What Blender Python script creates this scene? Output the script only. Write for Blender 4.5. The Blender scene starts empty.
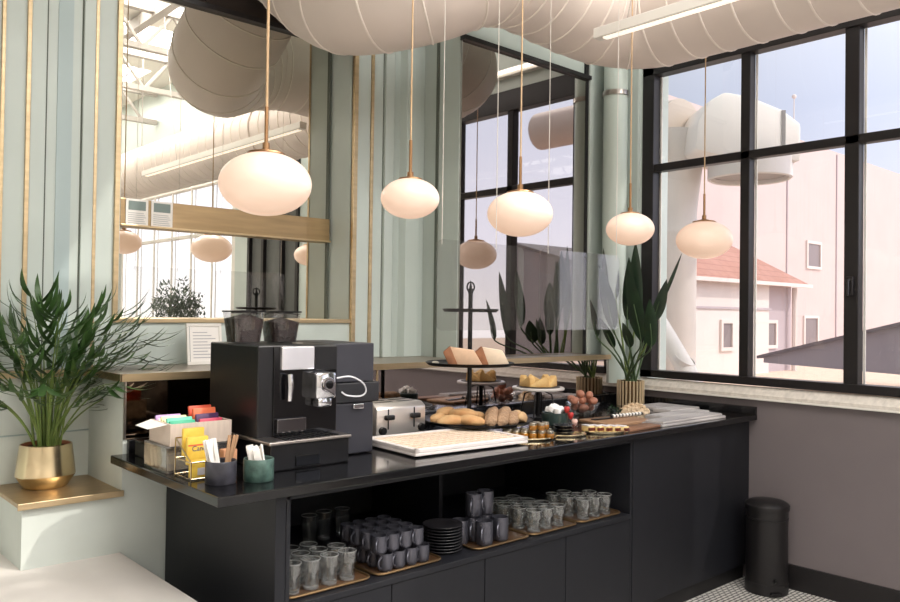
import bpy, bmesh, math, random
from mathutils import Vector, Matrix, noise
random.seed(7)
SC = bpy.context.scene
COL = SC.collection
PI = math.pi

# ---------------------------------------------------------------- materials
def lin(c):
    return tuple(((v/255)/12.92 if v/255 <= .04045 else ((v/255+.055)/1.055)**2.4) for v in c) + (1,)

def setin(node, name, val):
    if name in node.inputs: node.inputs[name].default_value = val

MATS = {}
def mat(name, rgb, rough=.5, metal=0, var=0, scale=6, stretch=None, bump=0, spec=.5, emit=None, es=0, rgb2=None, coat=0):
    if name in MATS: return MATS[name]
    m = bpy.data.materials.new(name); m.use_nodes = True
    nt = m.node_tree; b = nt.nodes['Principled BSDF']
    setin(b, 'Base Color', lin(rgb)); setin(b, 'Roughness', rough); setin(b, 'Metallic', metal)
    setin(b, 'Specular IOR Level', spec); setin(b, 'Coat Weight', coat)
    if emit: setin(b, 'Emission Color', lin(emit)); setin(b, 'Emission Strength', es)
    if var or bump or rgb2:
        tc = nt.nodes.new('ShaderNodeTexCoord'); mp = nt.nodes.new('ShaderNodeMapping')
        nz = nt.nodes.new('ShaderNodeTexNoise'); nz.inputs['Scale'].default_value = scale; nz.inputs['Detail'].default_value = 5
        nt.links.new(tc.outputs['Object'], mp.inputs['Vector']); nt.links.new(mp.outputs[0], nz.inputs['Vector'])
        if stretch: mp.inputs['Scale'].default_value = stretch
        if var or rgb2:
            cr = nt.nodes.new('ShaderNodeValToRGB')
            c = lin(rgb); c2 = lin(rgb2) if rgb2 else tuple(min(1, v*(1+var)) for v in c[:3])+(1,)
            c1 = c if rgb2 else tuple(v*(1-var) for v in c[:3])+(1,)
            cr.color_ramp.elements[0].position = .3; cr.color_ramp.elements[1].position = .7
            cr.color_ramp.elements[0].color = c1; cr.color_ramp.elements[1].color = c2
            nt.links.new(nz.outputs['Fac'], cr.inputs['Fac']); nt.links.new(cr.outputs['Color'], b.inputs['Base Color'])
        if bump:
            bp = nt.nodes.new('ShaderNodeBump'); bp.inputs['Strength'].default_value = bump; bp.inputs['Distance'].default_value = .01
            nt.links.new(nz.outputs['Fac'], bp.inputs['Height']); nt.links.new(bp.outputs[0], b.inputs['Normal'])
    MATS[name] = m
    return m

def thin_glass(name, tint=(1, 1, 1), gloss=.08, haze=0, hazecol=(200, 195, 195), rough=0.0, edge=.6):
    m = bpy.data.materials.new(name); m.use_nodes = True; nt = m.node_tree; nt.nodes.clear()
    o = nt.nodes.new('ShaderNodeOutputMaterial'); t = nt.nodes.new('ShaderNodeBsdfTransparent'); g = nt.nodes.new('ShaderNodeBsdfGlossy')
    t.inputs['Color'].default_value = (*tint, 1); g.inputs['Roughness'].default_value = rough
    lw = nt.nodes.new('ShaderNodeLayerWeight'); lw.inputs['Blend'].default_value = .35
    mr = nt.nodes.new('ShaderNodeMapRange'); mr.inputs['To Min'].default_value = gloss; mr.inputs['To Max'].default_value = edge
    nt.links.new(lw.outputs['Facing'], mr.inputs['Value'])
    mx = nt.nodes.new('ShaderNodeMixShader'); nt.links.new(mr.outputs[0], mx.inputs['Fac'])
    nt.links.new(t.outputs[0], mx.inputs[1]); nt.links.new(g.outputs[0], mx.inputs[2])
    last = mx
    if haze:
        d = nt.nodes.new('ShaderNodeBsdfDiffuse'); d.inputs['Color'].default_value = lin(hazecol)
        tr = nt.nodes.new('ShaderNodeBsdfTranslucent'); tr.inputs['Color'].default_value = lin(hazecol)
        ad = nt.nodes.new('ShaderNodeMixShader'); ad.inputs['Fac'].default_value = .5
        nt.links.new(d.outputs[0], ad.inputs[1]); nt.links.new(tr.outputs[0], ad.inputs[2])
        m2 = nt.nodes.new('ShaderNodeMixShader'); m2.inputs['Fac'].default_value = haze
        nt.links.new(mx.outputs[0], m2.inputs[1]); nt.links.new(ad.outputs[0], m2.inputs[2]); last = m2
    nt.links.new(last.outputs[0], o.inputs['Surface']); MATS[name] = m
    return m

SAGE = mat('sage_paint', (190, 200, 194), .3, var=.04, scale=3)
SAGE2 = mat('sage_paint_recess', (168, 184, 184), .4, var=.04, scale=3)
SAGE_DK = mat('sage_joint', (92, 98, 88), .6)
PALE = mat('pale_sage_plaster', (205, 212, 206), .7, var=.05, scale=5, bump=.12)
WHITE = mat('white_paint', (226, 222, 214), .55, var=.02)
PLATF = mat('white_platform_paint', (224, 218, 212), .55, var=.04, scale=4, bump=.08)
GREYW = mat('mauve_grey_wall', (114, 106, 107), .75, var=.03, scale=4)
BRASS = mat('brushed_brass', (204, 182, 146), .38, 1, var=.12, scale=5, stretch=(1, 8, 8))
BRASSW = mat('satin_brass_laminate', (176, 150, 112), .33, .75, var=.12, scale=4, stretch=(1, 10, 10))
BRASSP = mat('polished_brass', (222, 204, 168), .22, 1)
MIRROR = mat('silver_mirror', (232, 230, 222), 0.0, 1)
MIRROR_D = mat('grey_mirror', (184, 178, 174), 0.02, 1)
MIRROR_B = mat('smoked_mirror', (196, 188, 186), .03, 1)
MIRROR_BR = mat('bronze_mirror', (124, 106, 90), .06, 1, var=.35, scale=40)
FRAME = mat('black_steel', (34, 31, 32), .4, .3)
BLACKC = mat('black_laminate', (24, 25, 30), .5, var=.06, scale=14, stretch=(1, 1, .2), spec=.35)
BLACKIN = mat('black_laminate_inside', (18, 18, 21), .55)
STONE = mat('black_granite', (17, 17, 19), .12, var=.5, scale=160, spec=.55)
BLACKM = mat('black_metal', (20, 19, 20), .42, .4)
BLACKG = mat('gloss_black_plastic', (12, 12, 14), .1, spec=.6)
BLACKP = mat('satin_black_plastic', (17, 16, 18), .36)
COOLER = mat('dark_grey_plastic', (48, 48, 55), .45)
CHROME = mat('chrome', (225, 225, 230), .08, 1)
STEEL = mat('brushed_steel', (196, 188, 182), .28, 1, var=.08, scale=6, stretch=(1, 1, 20))
DUCT = mat('cream_duct_paint', (222, 209, 200), .5, var=.03, scale=4)
OPAL = mat('opal_glass', (206, 192, 182), .25, emit=(255, 206, 172), es=.5)
SILL = mat('sill_stone', (214, 207, 197), .6, var=.12, scale=14, stretch=(1, 3, 3), bump=.1)
LEAFP = mat('palm_leaf', (36, 62, 30), .4, rgb2=(66, 100, 46), scale=9)
STEMP = mat('palm_stem', (112, 128, 62), .5, rgb2=(86, 110, 48), scale=20)
LEAFS = mat('broad_leaf', (20, 38, 26), .36, rgb2=(34, 60, 36), scale=8)
LEAFO = mat('olive_leaf', (96, 108, 92), .6)
BARK = mat('bark', (92, 74, 58), .8)
SOIL = mat('soil', (60, 46, 38), .95, bump=.6, scale=60)
TERRA = mat('terracotta', (160, 96, 66), .8)
PAPER = mat('white_paper', (236, 232, 226), .7)
INK = mat('grey_ink', (120, 122, 124), .8)
CREAMW = mat('whitewashed_wood', (206, 190, 176), .65, var=.08, scale=10, stretch=(8, 1, 1))
WOOD = mat('oak_board', (176, 138, 104), .5, rgb2=(140, 104, 76), scale=5, stretch=(1, 10, 10))
WALNUT = mat('walnut_tray', (88, 62, 40), .35, rgb2=(62, 43, 29), scale=4, stretch=(1, 12, 12))
WICKER = mat('pale_wood_grid', (166, 126, 92), .6)
YEL = mat('yellow_packet', (238, 206, 92), .45, rgb2=(226, 184, 66), scale=30)
PEND_CAP = mat('pendant_brass', (170, 132, 96), .35, 1)
CORD = mat('gold_cord', (196, 166, 130), .5, .5)
GLASSW = thin_glass('window_glass', (.96, .96, .97), .03, .0, edge=.5)
GLASST = thin_glass('tumbler_glass', (.92, .93, .93), .09, .012, (225, 225, 225), .02, .6)
GLASSGLINT = thin_glass('glass_highlight', (.9, .92, .92), .35, .28, (225, 225, 225), .05, .9)  # white haze mixed in, painting bright highlights on tumbler rims and bases
GLASSH = thin_glass('hopper_glass', (.94, .94, .94), .07, .02, edge=.5)
ACRYL = thin_glass('clear_acrylic', (.95, .95, .95), .022, .025, (190, 184, 182), edge=.22)
SKIN_P = None

def brick_mat(name, c1, c2, mortar, scale, bw, rh, ms, rough=.35, off=.5):
    m = bpy.data.materials.new(name); m.use_nodes = True; nt = m.node_tree; b = nt.nodes['Principled BSDF']
    tc = nt.nodes.new('ShaderNodeTexCoord'); br = nt.nodes.new('ShaderNodeTexBrick')
    br.inputs['Color1'].default_value = lin(c1); br.inputs['Color2'].default_value = lin(c2); br.inputs['Mortar'].default_value = lin(mortar)
    br.inputs['Scale'].default_value = scale; br.inputs['Brick Width'].default_value = bw; br.inputs['Row Height'].default_value = rh
    br.inputs['Mortar Size'].default_value = ms; br.offset = off
    nt.links.new(tc.outputs['Object'], br.inputs['Vector']); nt.links.new(br.outputs['Color'], b.inputs['Base Color'])
    setin(b, 'Roughness', rough); return m
FLOORM = brick_mat('mosaic_tiles', (226, 222, 216), (216, 212, 208), (26, 25, 26), 1, .05, .022, .0036)
TILEM = brick_mat('red_roof_tiles', (180, 132, 118), (170, 122, 108), (150, 104, 92), 1, .22, .12, .006, .8)
BEANM = mat('coffee_beans', (54, 34, 28), .5, rgb2=(24, 14, 12), scale=130, bump=.9, spec=.3)

# ---------------------------------------------------------------- mesh builder
class MB:
    def __init__(s): s.bm = bmesh.new()
    def _add(s, t):
        me = bpy.data.meshes.new('tmp'); t.to_mesh(me); t.free(); s.bm.from_mesh(me); bpy.data.meshes.remove(me); return s
    def box(s, x0, x1, y0, y1, z0, z1, bev=0, seg=2, M=None):
        t = bmesh.new(); bmesh.ops.create_cube(t, size=1)
        for v in t.verts:
            v.co = Vector(((x0+x1)/2+v.co.x*(x1-x0), (y0+y1)/2+v.co.y*(y1-y0), (z0+z1)/2+v.co.z*(z1-z0)))
        if bev: bmesh.ops.bevel(t, geom=t.edges[:], offset=bev, segments=seg, affect='EDGES', profile=.5)
        if M: bmesh.ops.transform(t, matrix=M, verts=t.verts)
        return s._add(t)
    def prism(s, pts, axis, a, b, bev=0):
        t = bmesh.new()
        def P(u, v, w): return {'x': (w, u, v), 'y': (u, w, v), 'z': (u, v, w)}[axis]
        A = [t.verts.new(P(u, v, a)) for u, v in pts]; B = [t.verts.new(P(u, v, b)) for u, v in pts]
        n = len(pts); t.faces.new(A); t.faces.new(B[::-1])
        for i in range(n): t.faces.new((A[i], B[i], B[(i+1) % n], A[(i+1) % n]))
        bmesh.ops.recalc_face_normals(t, faces=t.faces)
        if bev: bmesh.ops.bevel(t, geom=t.edges[:], offset=bev, segments=2, affect='EDGES', profile=.5)
        return s._add(t)
    def lathe(s, prof, cx=0, cy=0, cz=0, seg=24, flute=None, sx=1, sy=1, M=None):
        t = bmesh.new(); rings = []
        for k, (r, z) in enumerate(prof):
            if r < 1e-6: rings.append([t.verts.new((cx, cy, cz+z))]); continue
            ring = []
            for i in range(seg):
                a = 2*PI*i/seg; rr = r
                if flute and flute(k): rr = r*(1-.05*(i % 2))
                ring.append(t.verts.new((cx+rr*math.cos(a)*sx, cy+rr*math.sin(a)*sy, cz+z)))
            rings.append(ring)
        for A, B in zip(rings, rings[1:]):
            if len(A) == 1 and len(B) == 1: continue
            for i in range(seg):
                j = (i+1) % seg
                if len(A) == 1: t.faces.new((A[0], B[j], B[i]))
                elif len(B) == 1: t.faces.new((A[i], A[j], B[0]))
                else: t.faces.new((A[i], A[j], B[j], B[i]))
        bmesh.ops.recalc_face_normals(t, faces=t.faces)
        if M: bmesh.ops.transform(t, matrix=M, verts=t.verts)
        return s._add(t)
    def tube(s, pts, rad, seg=10, cap=True, closed=False):
        pts = [Vector(p) for p in pts]; n = len(pts)
        R = rad if isinstance(rad, (list, tuple)) else [rad]*n
        t = bmesh.new(); rings = []; nrm = None
        for i, p in enumerate(pts):
            if closed: d = (pts[(i+1) % n]-pts[i-1]).normalized()
            else: d = (pts[min(i+1, n-1)]-pts[max(i-1, 0)]).normalized()
            if nrm is None:
                up = Vector((0, 0, 1)) if abs(d.z) < .9 else Vector((1, 0, 0)); nrm = (up-d*up.dot(d)).normalized()
            else:
                nrm = nrm-d*nrm.dot(d); nrm = nrm.normalized() if nrm.length > 1e-6 else Vector((1, 0, 0))
            bn = d.cross(nrm)
            rings.append([t.verts.new(p+(nrm*math.cos(2*PI*k/seg)+bn*math.sin(2*PI*k/seg))*R[i]) for k in range(seg)])
        for i in range(n if closed else n-1):
            A, B = rings[i], rings[(i+1) % n]
            for k in range(seg):
                j = (k+1) % seg; t.faces.new((A[k], A[j], B[j], B[k]))
        if cap and not closed: t.faces.new(rings[0][::-1]); t.faces.new(rings[-1])
        bmesh.ops.recalc_face_normals(t, faces=t.faces)
        return s._add(t)
    def quad(s, *vs):
        t = bmesh.new(); t.faces.new([t.verts.new(v) for v in vs]); return s._add(t)
    def blob(s, rx, ry, rz, c=(0, 0, 0), amp=.08, freq=8, seed=0, sub=3, flat=None, M=None):
        t = bmesh.new(); bmesh.ops.create_icosphere(t, subdivisions=sub, radius=1)
        for v in t.verts:
            k = 1+amp*noise.noise(Vector(v.co)*freq*.3+Vector((seed*3.1, seed*1.7, seed)))
            v.co = Vector((v.co.x*rx*k, v.co.y*ry*k, v.co.z*rz*k))
            if flat is not None and v.co.z < flat: v.co.z = flat+(v.co.z-flat)*.1
        if M: bmesh.ops.transform(t, matrix=M, verts=t.verts)
        for v in t.verts: v.co += Vector(c)
        return s._add(t)
    def build(s, name, m, parent=None, loc=None, rot=None, smooth=True, ang=40):
        me = bpy.data.meshes.new(name); s.bm.to_mesh(me); s.bm.free()
        if m: me.materials.append(m)
        if smooth:
            for p in me.polygons: p.use_smooth = True
            me.set_sharp_from_angle(angle=math.radians(ang))
        o = bpy.data.objects.new(name, me); COL.objects.link(o)
        if parent: o.parent = parent
        if loc: o.location = loc
        if rot: o.rotation_euler = rot
        return o

def tag(o, label, cat, group=None, kind=None):
    o['label'] = label; o['category'] = cat
    if group: o['group'] = group
    if kind: o['kind'] = kind
    return o
def thing(name, label, cat, loc=(0, 0, 0), rz=0, group=None):
    o = bpy.data.objects.new(name, None); COL.objects.link(o); o.empty_display_size = .05
    o.location = loc; o.rotation_euler = (0, 0, rz)
    return tag(o, label, cat, group)
def struct(o): o['kind'] = 'structure'; return o
def estruct(name, loc=(0, 0, 0)):
    o = bpy.data.objects.new(name, None); COL.objects.link(o); o.empty_display_size = .05; o.location = loc; o['kind'] = 'structure'; return o
def dup(root, loc, rz=0, label=None):
    def cp(o, par):
        c = o.copy(); COL.objects.link(c); c.parent = par
        for ch in list(o.children): cp(ch, c)
        return c
    r = cp(root, None); r.location = loc; r.rotation_euler = (0, 0, rz)
    if label: r['label'] = label
    return r
class Maker:
    """first call uses the thing itself, later calls copy it"""
    def __init__(s, root): s.root = root; s.used = False
    def put(s, loc, rz=0, label=None):
        if not s.used:
            s.used = True; s.root.location = loc; s.root.rotation_euler = (0, 0, rz)
            if label: s.root['label'] = label
            return s.root
        return dup(s.root, loc, rz, label)
def arc(c, r, a0, a1, n, ax='xz'):
    out = []
    for i in range(n+1):
        a = a0+(a1-a0)*i/n; u, v = r*math.cos(a), r*math.sin(a)
        out.append({'xz': (c[0]+u, c[1], c[2]+v), 'xy': (c[0]+u, c[1]+v, c[2]), 'yz': (c[0], c[1]+u, c[2]+v)}[ax])
    return out
def rrect(x0, x1, y0, y1, r, n=5):
    p = []
    for cx, cy, a in ((x1-r, y1-r, 0), (x0+r, y1-r, PI/2), (x0+r, y0+r, PI), (x1-r, y0+r, 1.5*PI)):
        for i in range(n+1): p.append((cx+r*math.cos(a+PI/2*i/n), cy+r*math.sin(a+PI/2*i/n)))
    return p
ORD = ['first', 'second', 'third', 'fourth', 'fifth', 'sixth', 'seventh', 'eighth', 'ninth', 'tenth', 'eleventh', 'twelfth']

# ---------------------------------------------------------------- main dimensions (metres)
XR = 4.41        # window wall
YF = 3.635       # panelled back wall
YM = 3.85        # recessed mirror
YR = 3.29        # right hand mirror
YB = 3.15        # half height block behind the counter
ZC = .94         # counter top
ZS = .545        # open shelf
ZL = 1.245       # ledge top
CEIL = 4.55

# ================================================================ SETTING
# floor
struct(MB().box(-5, XR+.3, -6.5, 4.2, -.1, 0).build('floor', FLOORM, smooth=False))
# platform
struct(MB().box(-5, 1.15, 1.2, YF-.09, 0, .56, .004).build('floor_platform', PLATF, smooth=False))

# back wall (left part, panelled)
w = struct(MB().box(-5, 1.296, YF, YF+.4, 0, CEIL).build('wall_back', SAGE, smooth=False))
MB().box(1.296, 2.54, YF, YF+.4, 1.2, 1.437).build('sill_panel', SAGE, w, smooth=False)
MB().box(1.296, 2.54, YM+.02, YF+.4, 1.437, CEIL).build('backing', SAGE, w, smooth=False)
MB().box(2.54, 3.2, YF, YF+.4, 0, CEIL).build('pilaster', SAGE, w, smooth=False)
# strips on the left panel
for base in (0, -.462, -.924, -1.386):
    for a, b in ((.81, .825), (.904, .921), (1.175, 1.19)):
        MB().box(a+base, b+base, YF-.012, YF+.01, ZL, CEIL, .002).build('brass_strip', BRASS, w, smooth=False)
    for a in (.98, 1.121):
        MB().box(a+base, a+.006+base, YF-.002, YF+.01, ZL, CEIL).build('joint', SAGE_DK, w, smooth=False)
    MB().box(1.025+base, 1.085+base, YF-.004, YF+.01, ZL, CEIL).build('recessed_strip', SAGE2, w, smooth=False)
    MB().box(.921+base, .98+base, YF-.008, YF+.01, ZL, CEIL, .003).build('panel', SAGE, w, smooth=False)
    MB().box(1.121+.006+base, 1.175+base, YF-.012, YF+.01, ZL, CEIL, .003).build('panel', SAGE, w, smooth=False)
# strips on the right panel
for a, b in ((2.54, 2.566), (2.655, 2.674)):
    MB().box(a, b, YF-.02, YF+.01, ZL, CEIL, .002).build('brass_strip', BRASS, w, smooth=False)
MB().box(2.742, 2.748, YF-.008, YF+.01, ZL, CEIL).build('joint', SAGE_DK, w, smooth=False)
for a, b, d in ((2.566, 2.655, .012), (2.674, 2.742, .012), (2.748, 2.81, .03)):
    MB().box(a, b, YF-d, YF+.01, ZL, CEIL, .004).build('panel', SAGE, w, smooth=False)
MB().prism([(2.81, YF-.03), (2.87, YF-.004), (2.885, YF-.05), (2.885, YF+.01), (2.81, YF+.01)], 'z', ZL, CEIL).build('recessed_strip', SAGE, w, smooth=False)
MB().box(2.885, 2.985, YF-.05, YF+.01, ZL, CEIL, .004).build('panel', SAGE, w, smooth=False)
MB().box(2.985, 3.03, YF-.035, YF+.01, ZL, CEIL, .004).build('panel', SAGE, w, smooth=False)
# protruding bay that carries the right mirror
w2 = struct(MB().box(3.03, XR, YR+.01, YF+.4, 0, CEIL).build('wall_mirror_bay', SAGE, smooth=False))
MB().box(3.022, 3.032, 3.47, 3.49, ZL, CEIL).build('joint', SAGE_DK, w2, smooth=False)
MB().box(4.13, 4.16, YR-.006, YR+.03, ZL, CEIL).build('joint', FRAME, w2, smooth=False)
MB().box(4.16, 4.19, YR-.02, YR+.03, ZL, CEIL, .004).build('panel', SAGE, w2, smooth=False)
MB().box(XR-.03, XR+.01, 3.05, YR+.02, ZL-.2, CEIL, .004).build('panel', SAGE, w2, smooth=False)
# half height block under the ledge
w3 = struct(MB().box(1.15, XR, YB, YF+.02, 0, 1.215).build('wall_dado', PALE, smooth=False))
MB().box(-5, 1.15, YF-.095, YF+.02, 0, 1.215).build('set_back_dado', PALE, w3, smooth=False)
MB().box(-5, 1.149, YF-.1, YF-.09, .985, .99).build('groove', SAGE2, w3, smooth=False)
# low block carrying the plant shelf
struct(MB().box(.80, 1.15, YB, YF-.09, .56, .782).build('wall_plinth', PALE, smooth=False))

# ledge, one continuous brass faced shelf
lg = thing('wall_ledge', 'long brass-edged ledge running along the back wall under the mirrors', 'ledge', (0, 0, 0))
MB().prism([(-5, YF), (-5, YF-.135), (1.13, YF-.135), (1.13, YB-.02), (XR-.17, YB-.02), (XR-.17, YR), (3.03, YR), (3.03, YF)], 'z', 1.218, 1.223).build('underside', BRASSW, lg, smooth=False)
MB().prism([(-5, YF), (-5, YF-.13), (1.135, YF-.13), (1.135, YB-.015), (XR-.18, YB-.015), (XR-.18, YR), (3.03, YR), (3.03, YF)], 'z', 1.223, ZL).build('ledge_top', mat('ledge_top', (150, 140, 126), .35, .5, var=.08), lg, smooth=False)
e = MB(); e.box(1.13, XR-.17, YB-.022, YB-.015, 1.218, ZL+.002); e.box(1.128, 1.135, YB-.022, YF-.135, 1.218, ZL+.002); e.box(-5, 1.13, YF-.137, YF-.13, 1.218, ZL+.002)
e.build('front_edge', BRASS, lg, smooth=False)

# left mirror
mr = thing('wall_mirror', 'tall silver mirror recessed in the sage panelling above the coffee machine', 'mirror', (0, 0, 0))
MB().box(1.30, 2.53, YM, YM+.018, 1.44, 3.02).build('mirror_glass', MIRROR, mr, smooth=False)
MB().box(1.268, 2.566, YF-.014, YM, 1.437, 1.457, .002).build('bottom_rail', BRASS, mr, smooth=False)
MB().box(1.268, 1.29, YF-.014, YF+.02, 1.457, CEIL-.05, .002).build('side_trim', BRASS, mr, smooth=False)
MB().box(1.30, 2.53, YM-.03, YM+.018, 3.02, 3.045).build('top_rail', FRAME, mr, smooth=False)
MB().box(2.523, 2.533, YM-.012, YM+.018, 1.457, 4.4).build('side_joint', SAGE_DK, mr, smooth=False)
t = thing('clerestory_glass', 'dark smoked glass panel above the left mirror', 'glass panel')
MB().box(1.30, 2.53, YM-.005, YM+.018, 3.045, CEIL-.02).build('smoked_pane', mat('smoked_glass', (76, 70, 68), .06, .8), t, smooth=False)
# brass rail with two menus hung on the mirror
t = thing('brass_rail', 'broad horizontal brass rail fixed across the left mirror', 'rail')
MB().box(1.36, 2.522, YM-.035, YM-.002, 1.895, 2.018, .003).build('fascia', BRASSW, t, smooth=False)
MB().box(1.36, 2.522, YM-.05, YM-.002, 1.886, 1.896, .002).build('lower_lip', BRASS, t, smooth=False)
for i, (a, b) in enumerate(((1.385, 1.49), (1.505, 1.61))):
    t = thing('menu_sheet', ['white printed menu sheet with grey picture hung by the left mirror edge', 'white printed menu sheet beside the bare part of the brass rail'][i], 'menu', ((a+b)/2, YM-.037, 1.89), 0, 'menu sheets on the brass rail')
    h = (b-a)/2
    MB().box(-h, h, -.003, 0, 0, .128).build('sheet', PAPER, t, smooth=False)
    MB().box(-h*.78, h*.78, -.004, -.003, .075, .118).build('picture', mat('menu_picture', (128, 142, 138), .7), t, smooth=False)
    m = MB()
    for k in range(6): m.box(-h*.8, h*(.8-.1*(k % 3)), -.004, -.003, .012+k*.0095, .0155+k*.0095)
    m.build('print', mat('faint_ink', (190, 190, 188), .8), t, smooth=False)

# right mirror
mr = thing('wall_mirror', 'greyish mirror with black top rail in the corner behind the broad-leaved plant', 'mirror')
MB().box(3.035, 4.135, YR-.004, YR+.012, ZL, 3.03).build('mirror_glass', MIRROR_D, mr, smooth=False)
MB().box(3.03, 4.16, YR-.03, YR+.012, 3.03, 3.055).build('top_rail', FRAME, mr, smooth=False)
# mirrored splashback
sp = thing('mirror_splashback', 'smoked mirror splashback between the counter and the ledge', 'splashback')
MB().box(2.0, XR-.1, YB-.008, YB+.004, ZC+.055, 1.216).build('mirror_panel', MIRROR_B, sp, smooth=False)
for x in (2.36,): MB().box(x, x+.008, YB-.012, YB, ZC+.055, 1.216).build('joint', BRASS, sp, smooth=False)
sp = thing('mirror_splashback', 'speckled bronze mirror splashback behind the tea box and coffee machine', 'splashback')
MB().box(1.155, 1.995, YB-.008, YB+.004, ZC+.055, 1.216).build('mirror_panel', MIRROR_BR, sp, smooth=False)
MB().box(1.15, 1.157, YB-.012, YB, ZC+.055, 1.216).build('edge_trim', STEEL, sp, smooth=False)

# window wall
wr = struct(MB().box(XR, XR+.3, -6.5, 4.1, 0, 1.03).build('wall_right', GREYW, smooth=False))
m = MB(); m.box(XR, XR+.3, -6.5, 4.1, 3.21, CEIL); m.build('lintel', SAGE, wr, smooth=False)
m = MB(); m.box(XR, XR+.3, 3.04, 4.1, 1.03, 3.21); m.box(XR, XR+.3, .45, .62, 1.03, 3.21); m.box(XR, XR+.3, -.95, -.62, 1.03, 3.21); m.box(XR, XR+.3, -6.5, -5.4, 1.03, 3.21)
m.build('pier', SAGE, wr, smooth=False)
MB().box(XR+.02, XR+.3, -.62, .45, 1.03, 3.21).build('shutter_panel', mat('dark_grey_shutter', (84, 86, 84), .5, var=.1, scale=3), wr, smooth=False)
m = MB()
for y in (-.62, -.3, .1, .42): m.box(XR-.02, XR+.03, y, y+.05, 1.03, 3.21)
m.build('shutter_frame', FRAME, wr, smooth=False)
# sill and trims
m = MB(); m.prism([(XR+.02, 1.10), (XR-.03, 1.055), (XR-.03, 1.035), (XR+.02, 1.03)], 'y', .5, YR-.1)
struct(m.build('trim_1', SILL, smooth=False))
struct(MB().box(XR-.034, XR+.01, .5, YR-.1, 1.026, 1.036, .002).build('trim_2', WHITE, smooth=False))
struct(MB().box(XR-.015, XR+.01, -6.5, 2.28, 0, .135, .003).build('baseboard_right', mat('black_base', (26, 23, 24), .5), smooth=False))

def window(idx, y0, y1, z0, z1, mull, trans, FRAME=FRAME, depth=.075):
    W = estruct('window_%d' % idx, (XR, 0, 0))
    fr = MB(); fr.box(.0, .09, y0, y0+.06, z0, z1, .003); fr.box(0, .09, y1-.085, y1, z0, z1, .003)
    fr.box(0, .09, y0, y1, z0, z0+.047, .003); fr.box(0, .09, y0, y1, z1-.16, z1, .003); fr.build('frame', FRAME, W, smooth=False)
    for a, b in mull: MB().box(.01, depth, a, b, z0, z1, .004).build('mullion', FRAME, W, smooth=False)
    MB().box(.01, .075, y0, y1, trans[0], trans[1], .004).build('transom', FRAME, W, smooth=False)
    ys = [y0+.06]+[v for p in mull for v in p]+[y1-.085]
    ys.sort()
    for a, b in zip(ys[::2], ys[1::2]):
        MB().quad((.045, a, z0+.047), (.045, b, z0+.047), (.045, b, trans[0]), (.045, a, trans[0])).build('pane', GLASSW, W, smooth=False)
        MB().quad((.045, a, trans[1]), (.045, b, trans[1]), (.045, b, z1-.16), (.045, a, z1-.16)).build('pane', GLASSW, W, smooth=False)
    # pale inner reveal beads
    b = MB()
    for a, c in zip(ys[::2], ys[1::2]): b.box(.076, .084, c-.012, c, z0+.047, z1-.16)
    b.build('glazing_bead', WHITE, W, smooth=False)
    return W
W1 = window(1, .62, 3.04, 1.105, 3.21, [(2.305, 2.363), (1.695, 1.77), (1.1, 1.16)], (2.425, 2.474))
m = MB(); m.box(-.012, .012, 1.715, 1.75, 1.62, 1.72, .004); m.tube([(-.01, 1.732, 1.7), (-.035, 1.732, 1.7), (-.035, 1.732, 1.62)], .008, 8)
m.build('handle', FRAME, W1)
window(2, -5.4, -.95, 1.03, 3.21, [(-1.60, -1.57), (-2.20, -2.17), (-2.80, -2.77), (-3.40, -3.37), (-4.00, -3.97), (-4.60, -4.57)], (2.42, 2.46), WHITE, .03)

# other walls of the hall, ceiling with skylight strips and white steel trusses
struct(MB().box(-5.3, -5, -6.5, 4.2, 0, CEIL).build('wall_left', WHITE, smooth=False))
struct(MB().box(-5.3, XR+.3, -6.8, -6.5, 0, CEIL).build('wall_front', WHITE, smooth=False))
c = struct(MB().box(-5.3, .6, -6.8, 4.2, CEIL, CEIL+.12).build('ceiling', WHITE, smooth=False))
m = MB(); m.box(.6, XR+.3, 1.75, 4.2, CEIL, CEIL+.12); m.box(4.0, XR+.3, -6.8, 1.75, CEIL, CEIL+.12)
for y in (-5.8, -4.1, -2.5, -.9, .5): m.box(.6, 4.0, y, y+.42, CEIL, CEIL+.12)
m.box(2.05, 2.5, -6.8, 1.75, CEIL, CEIL+.12)
m.build('roof_panel', WHITE, c, smooth=False)
for k, y in enumerate((-4.9, -3.3, -1.7, -.2, 1.2)):
    tr = MB(); zt, zb = CEIL-.06, CEIL-.5
    tr.box(-4.9, XR-.02, y-.04, y+.04, zt-.05, zt); tr.box(-4.9, XR-.02, y-.04, y+.04, zb, zb+.06)
    x = -4.8
    while x < XR-.6:
        tr.tube([(x, y, zb+.03), (x+.3, y, zt-.03)], .022, 6); tr.tube([(x+.3, y, zt-.03), (x+.6, y, zb+.03)], .022, 6); x += .6
    o = struct(tr.build('ceiling_truss', mat('grey_white_steel', (176, 170, 164), .6), smooth=False))
for k, x in enumerate((1.3, 3.1)):
    o = struct(MB().box(x, x+.09, -6.4, 1.7, CEIL-.14, CEIL-.02).build('ceiling_purlin', MATS['grey_white_steel'], smooth=False))

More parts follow.
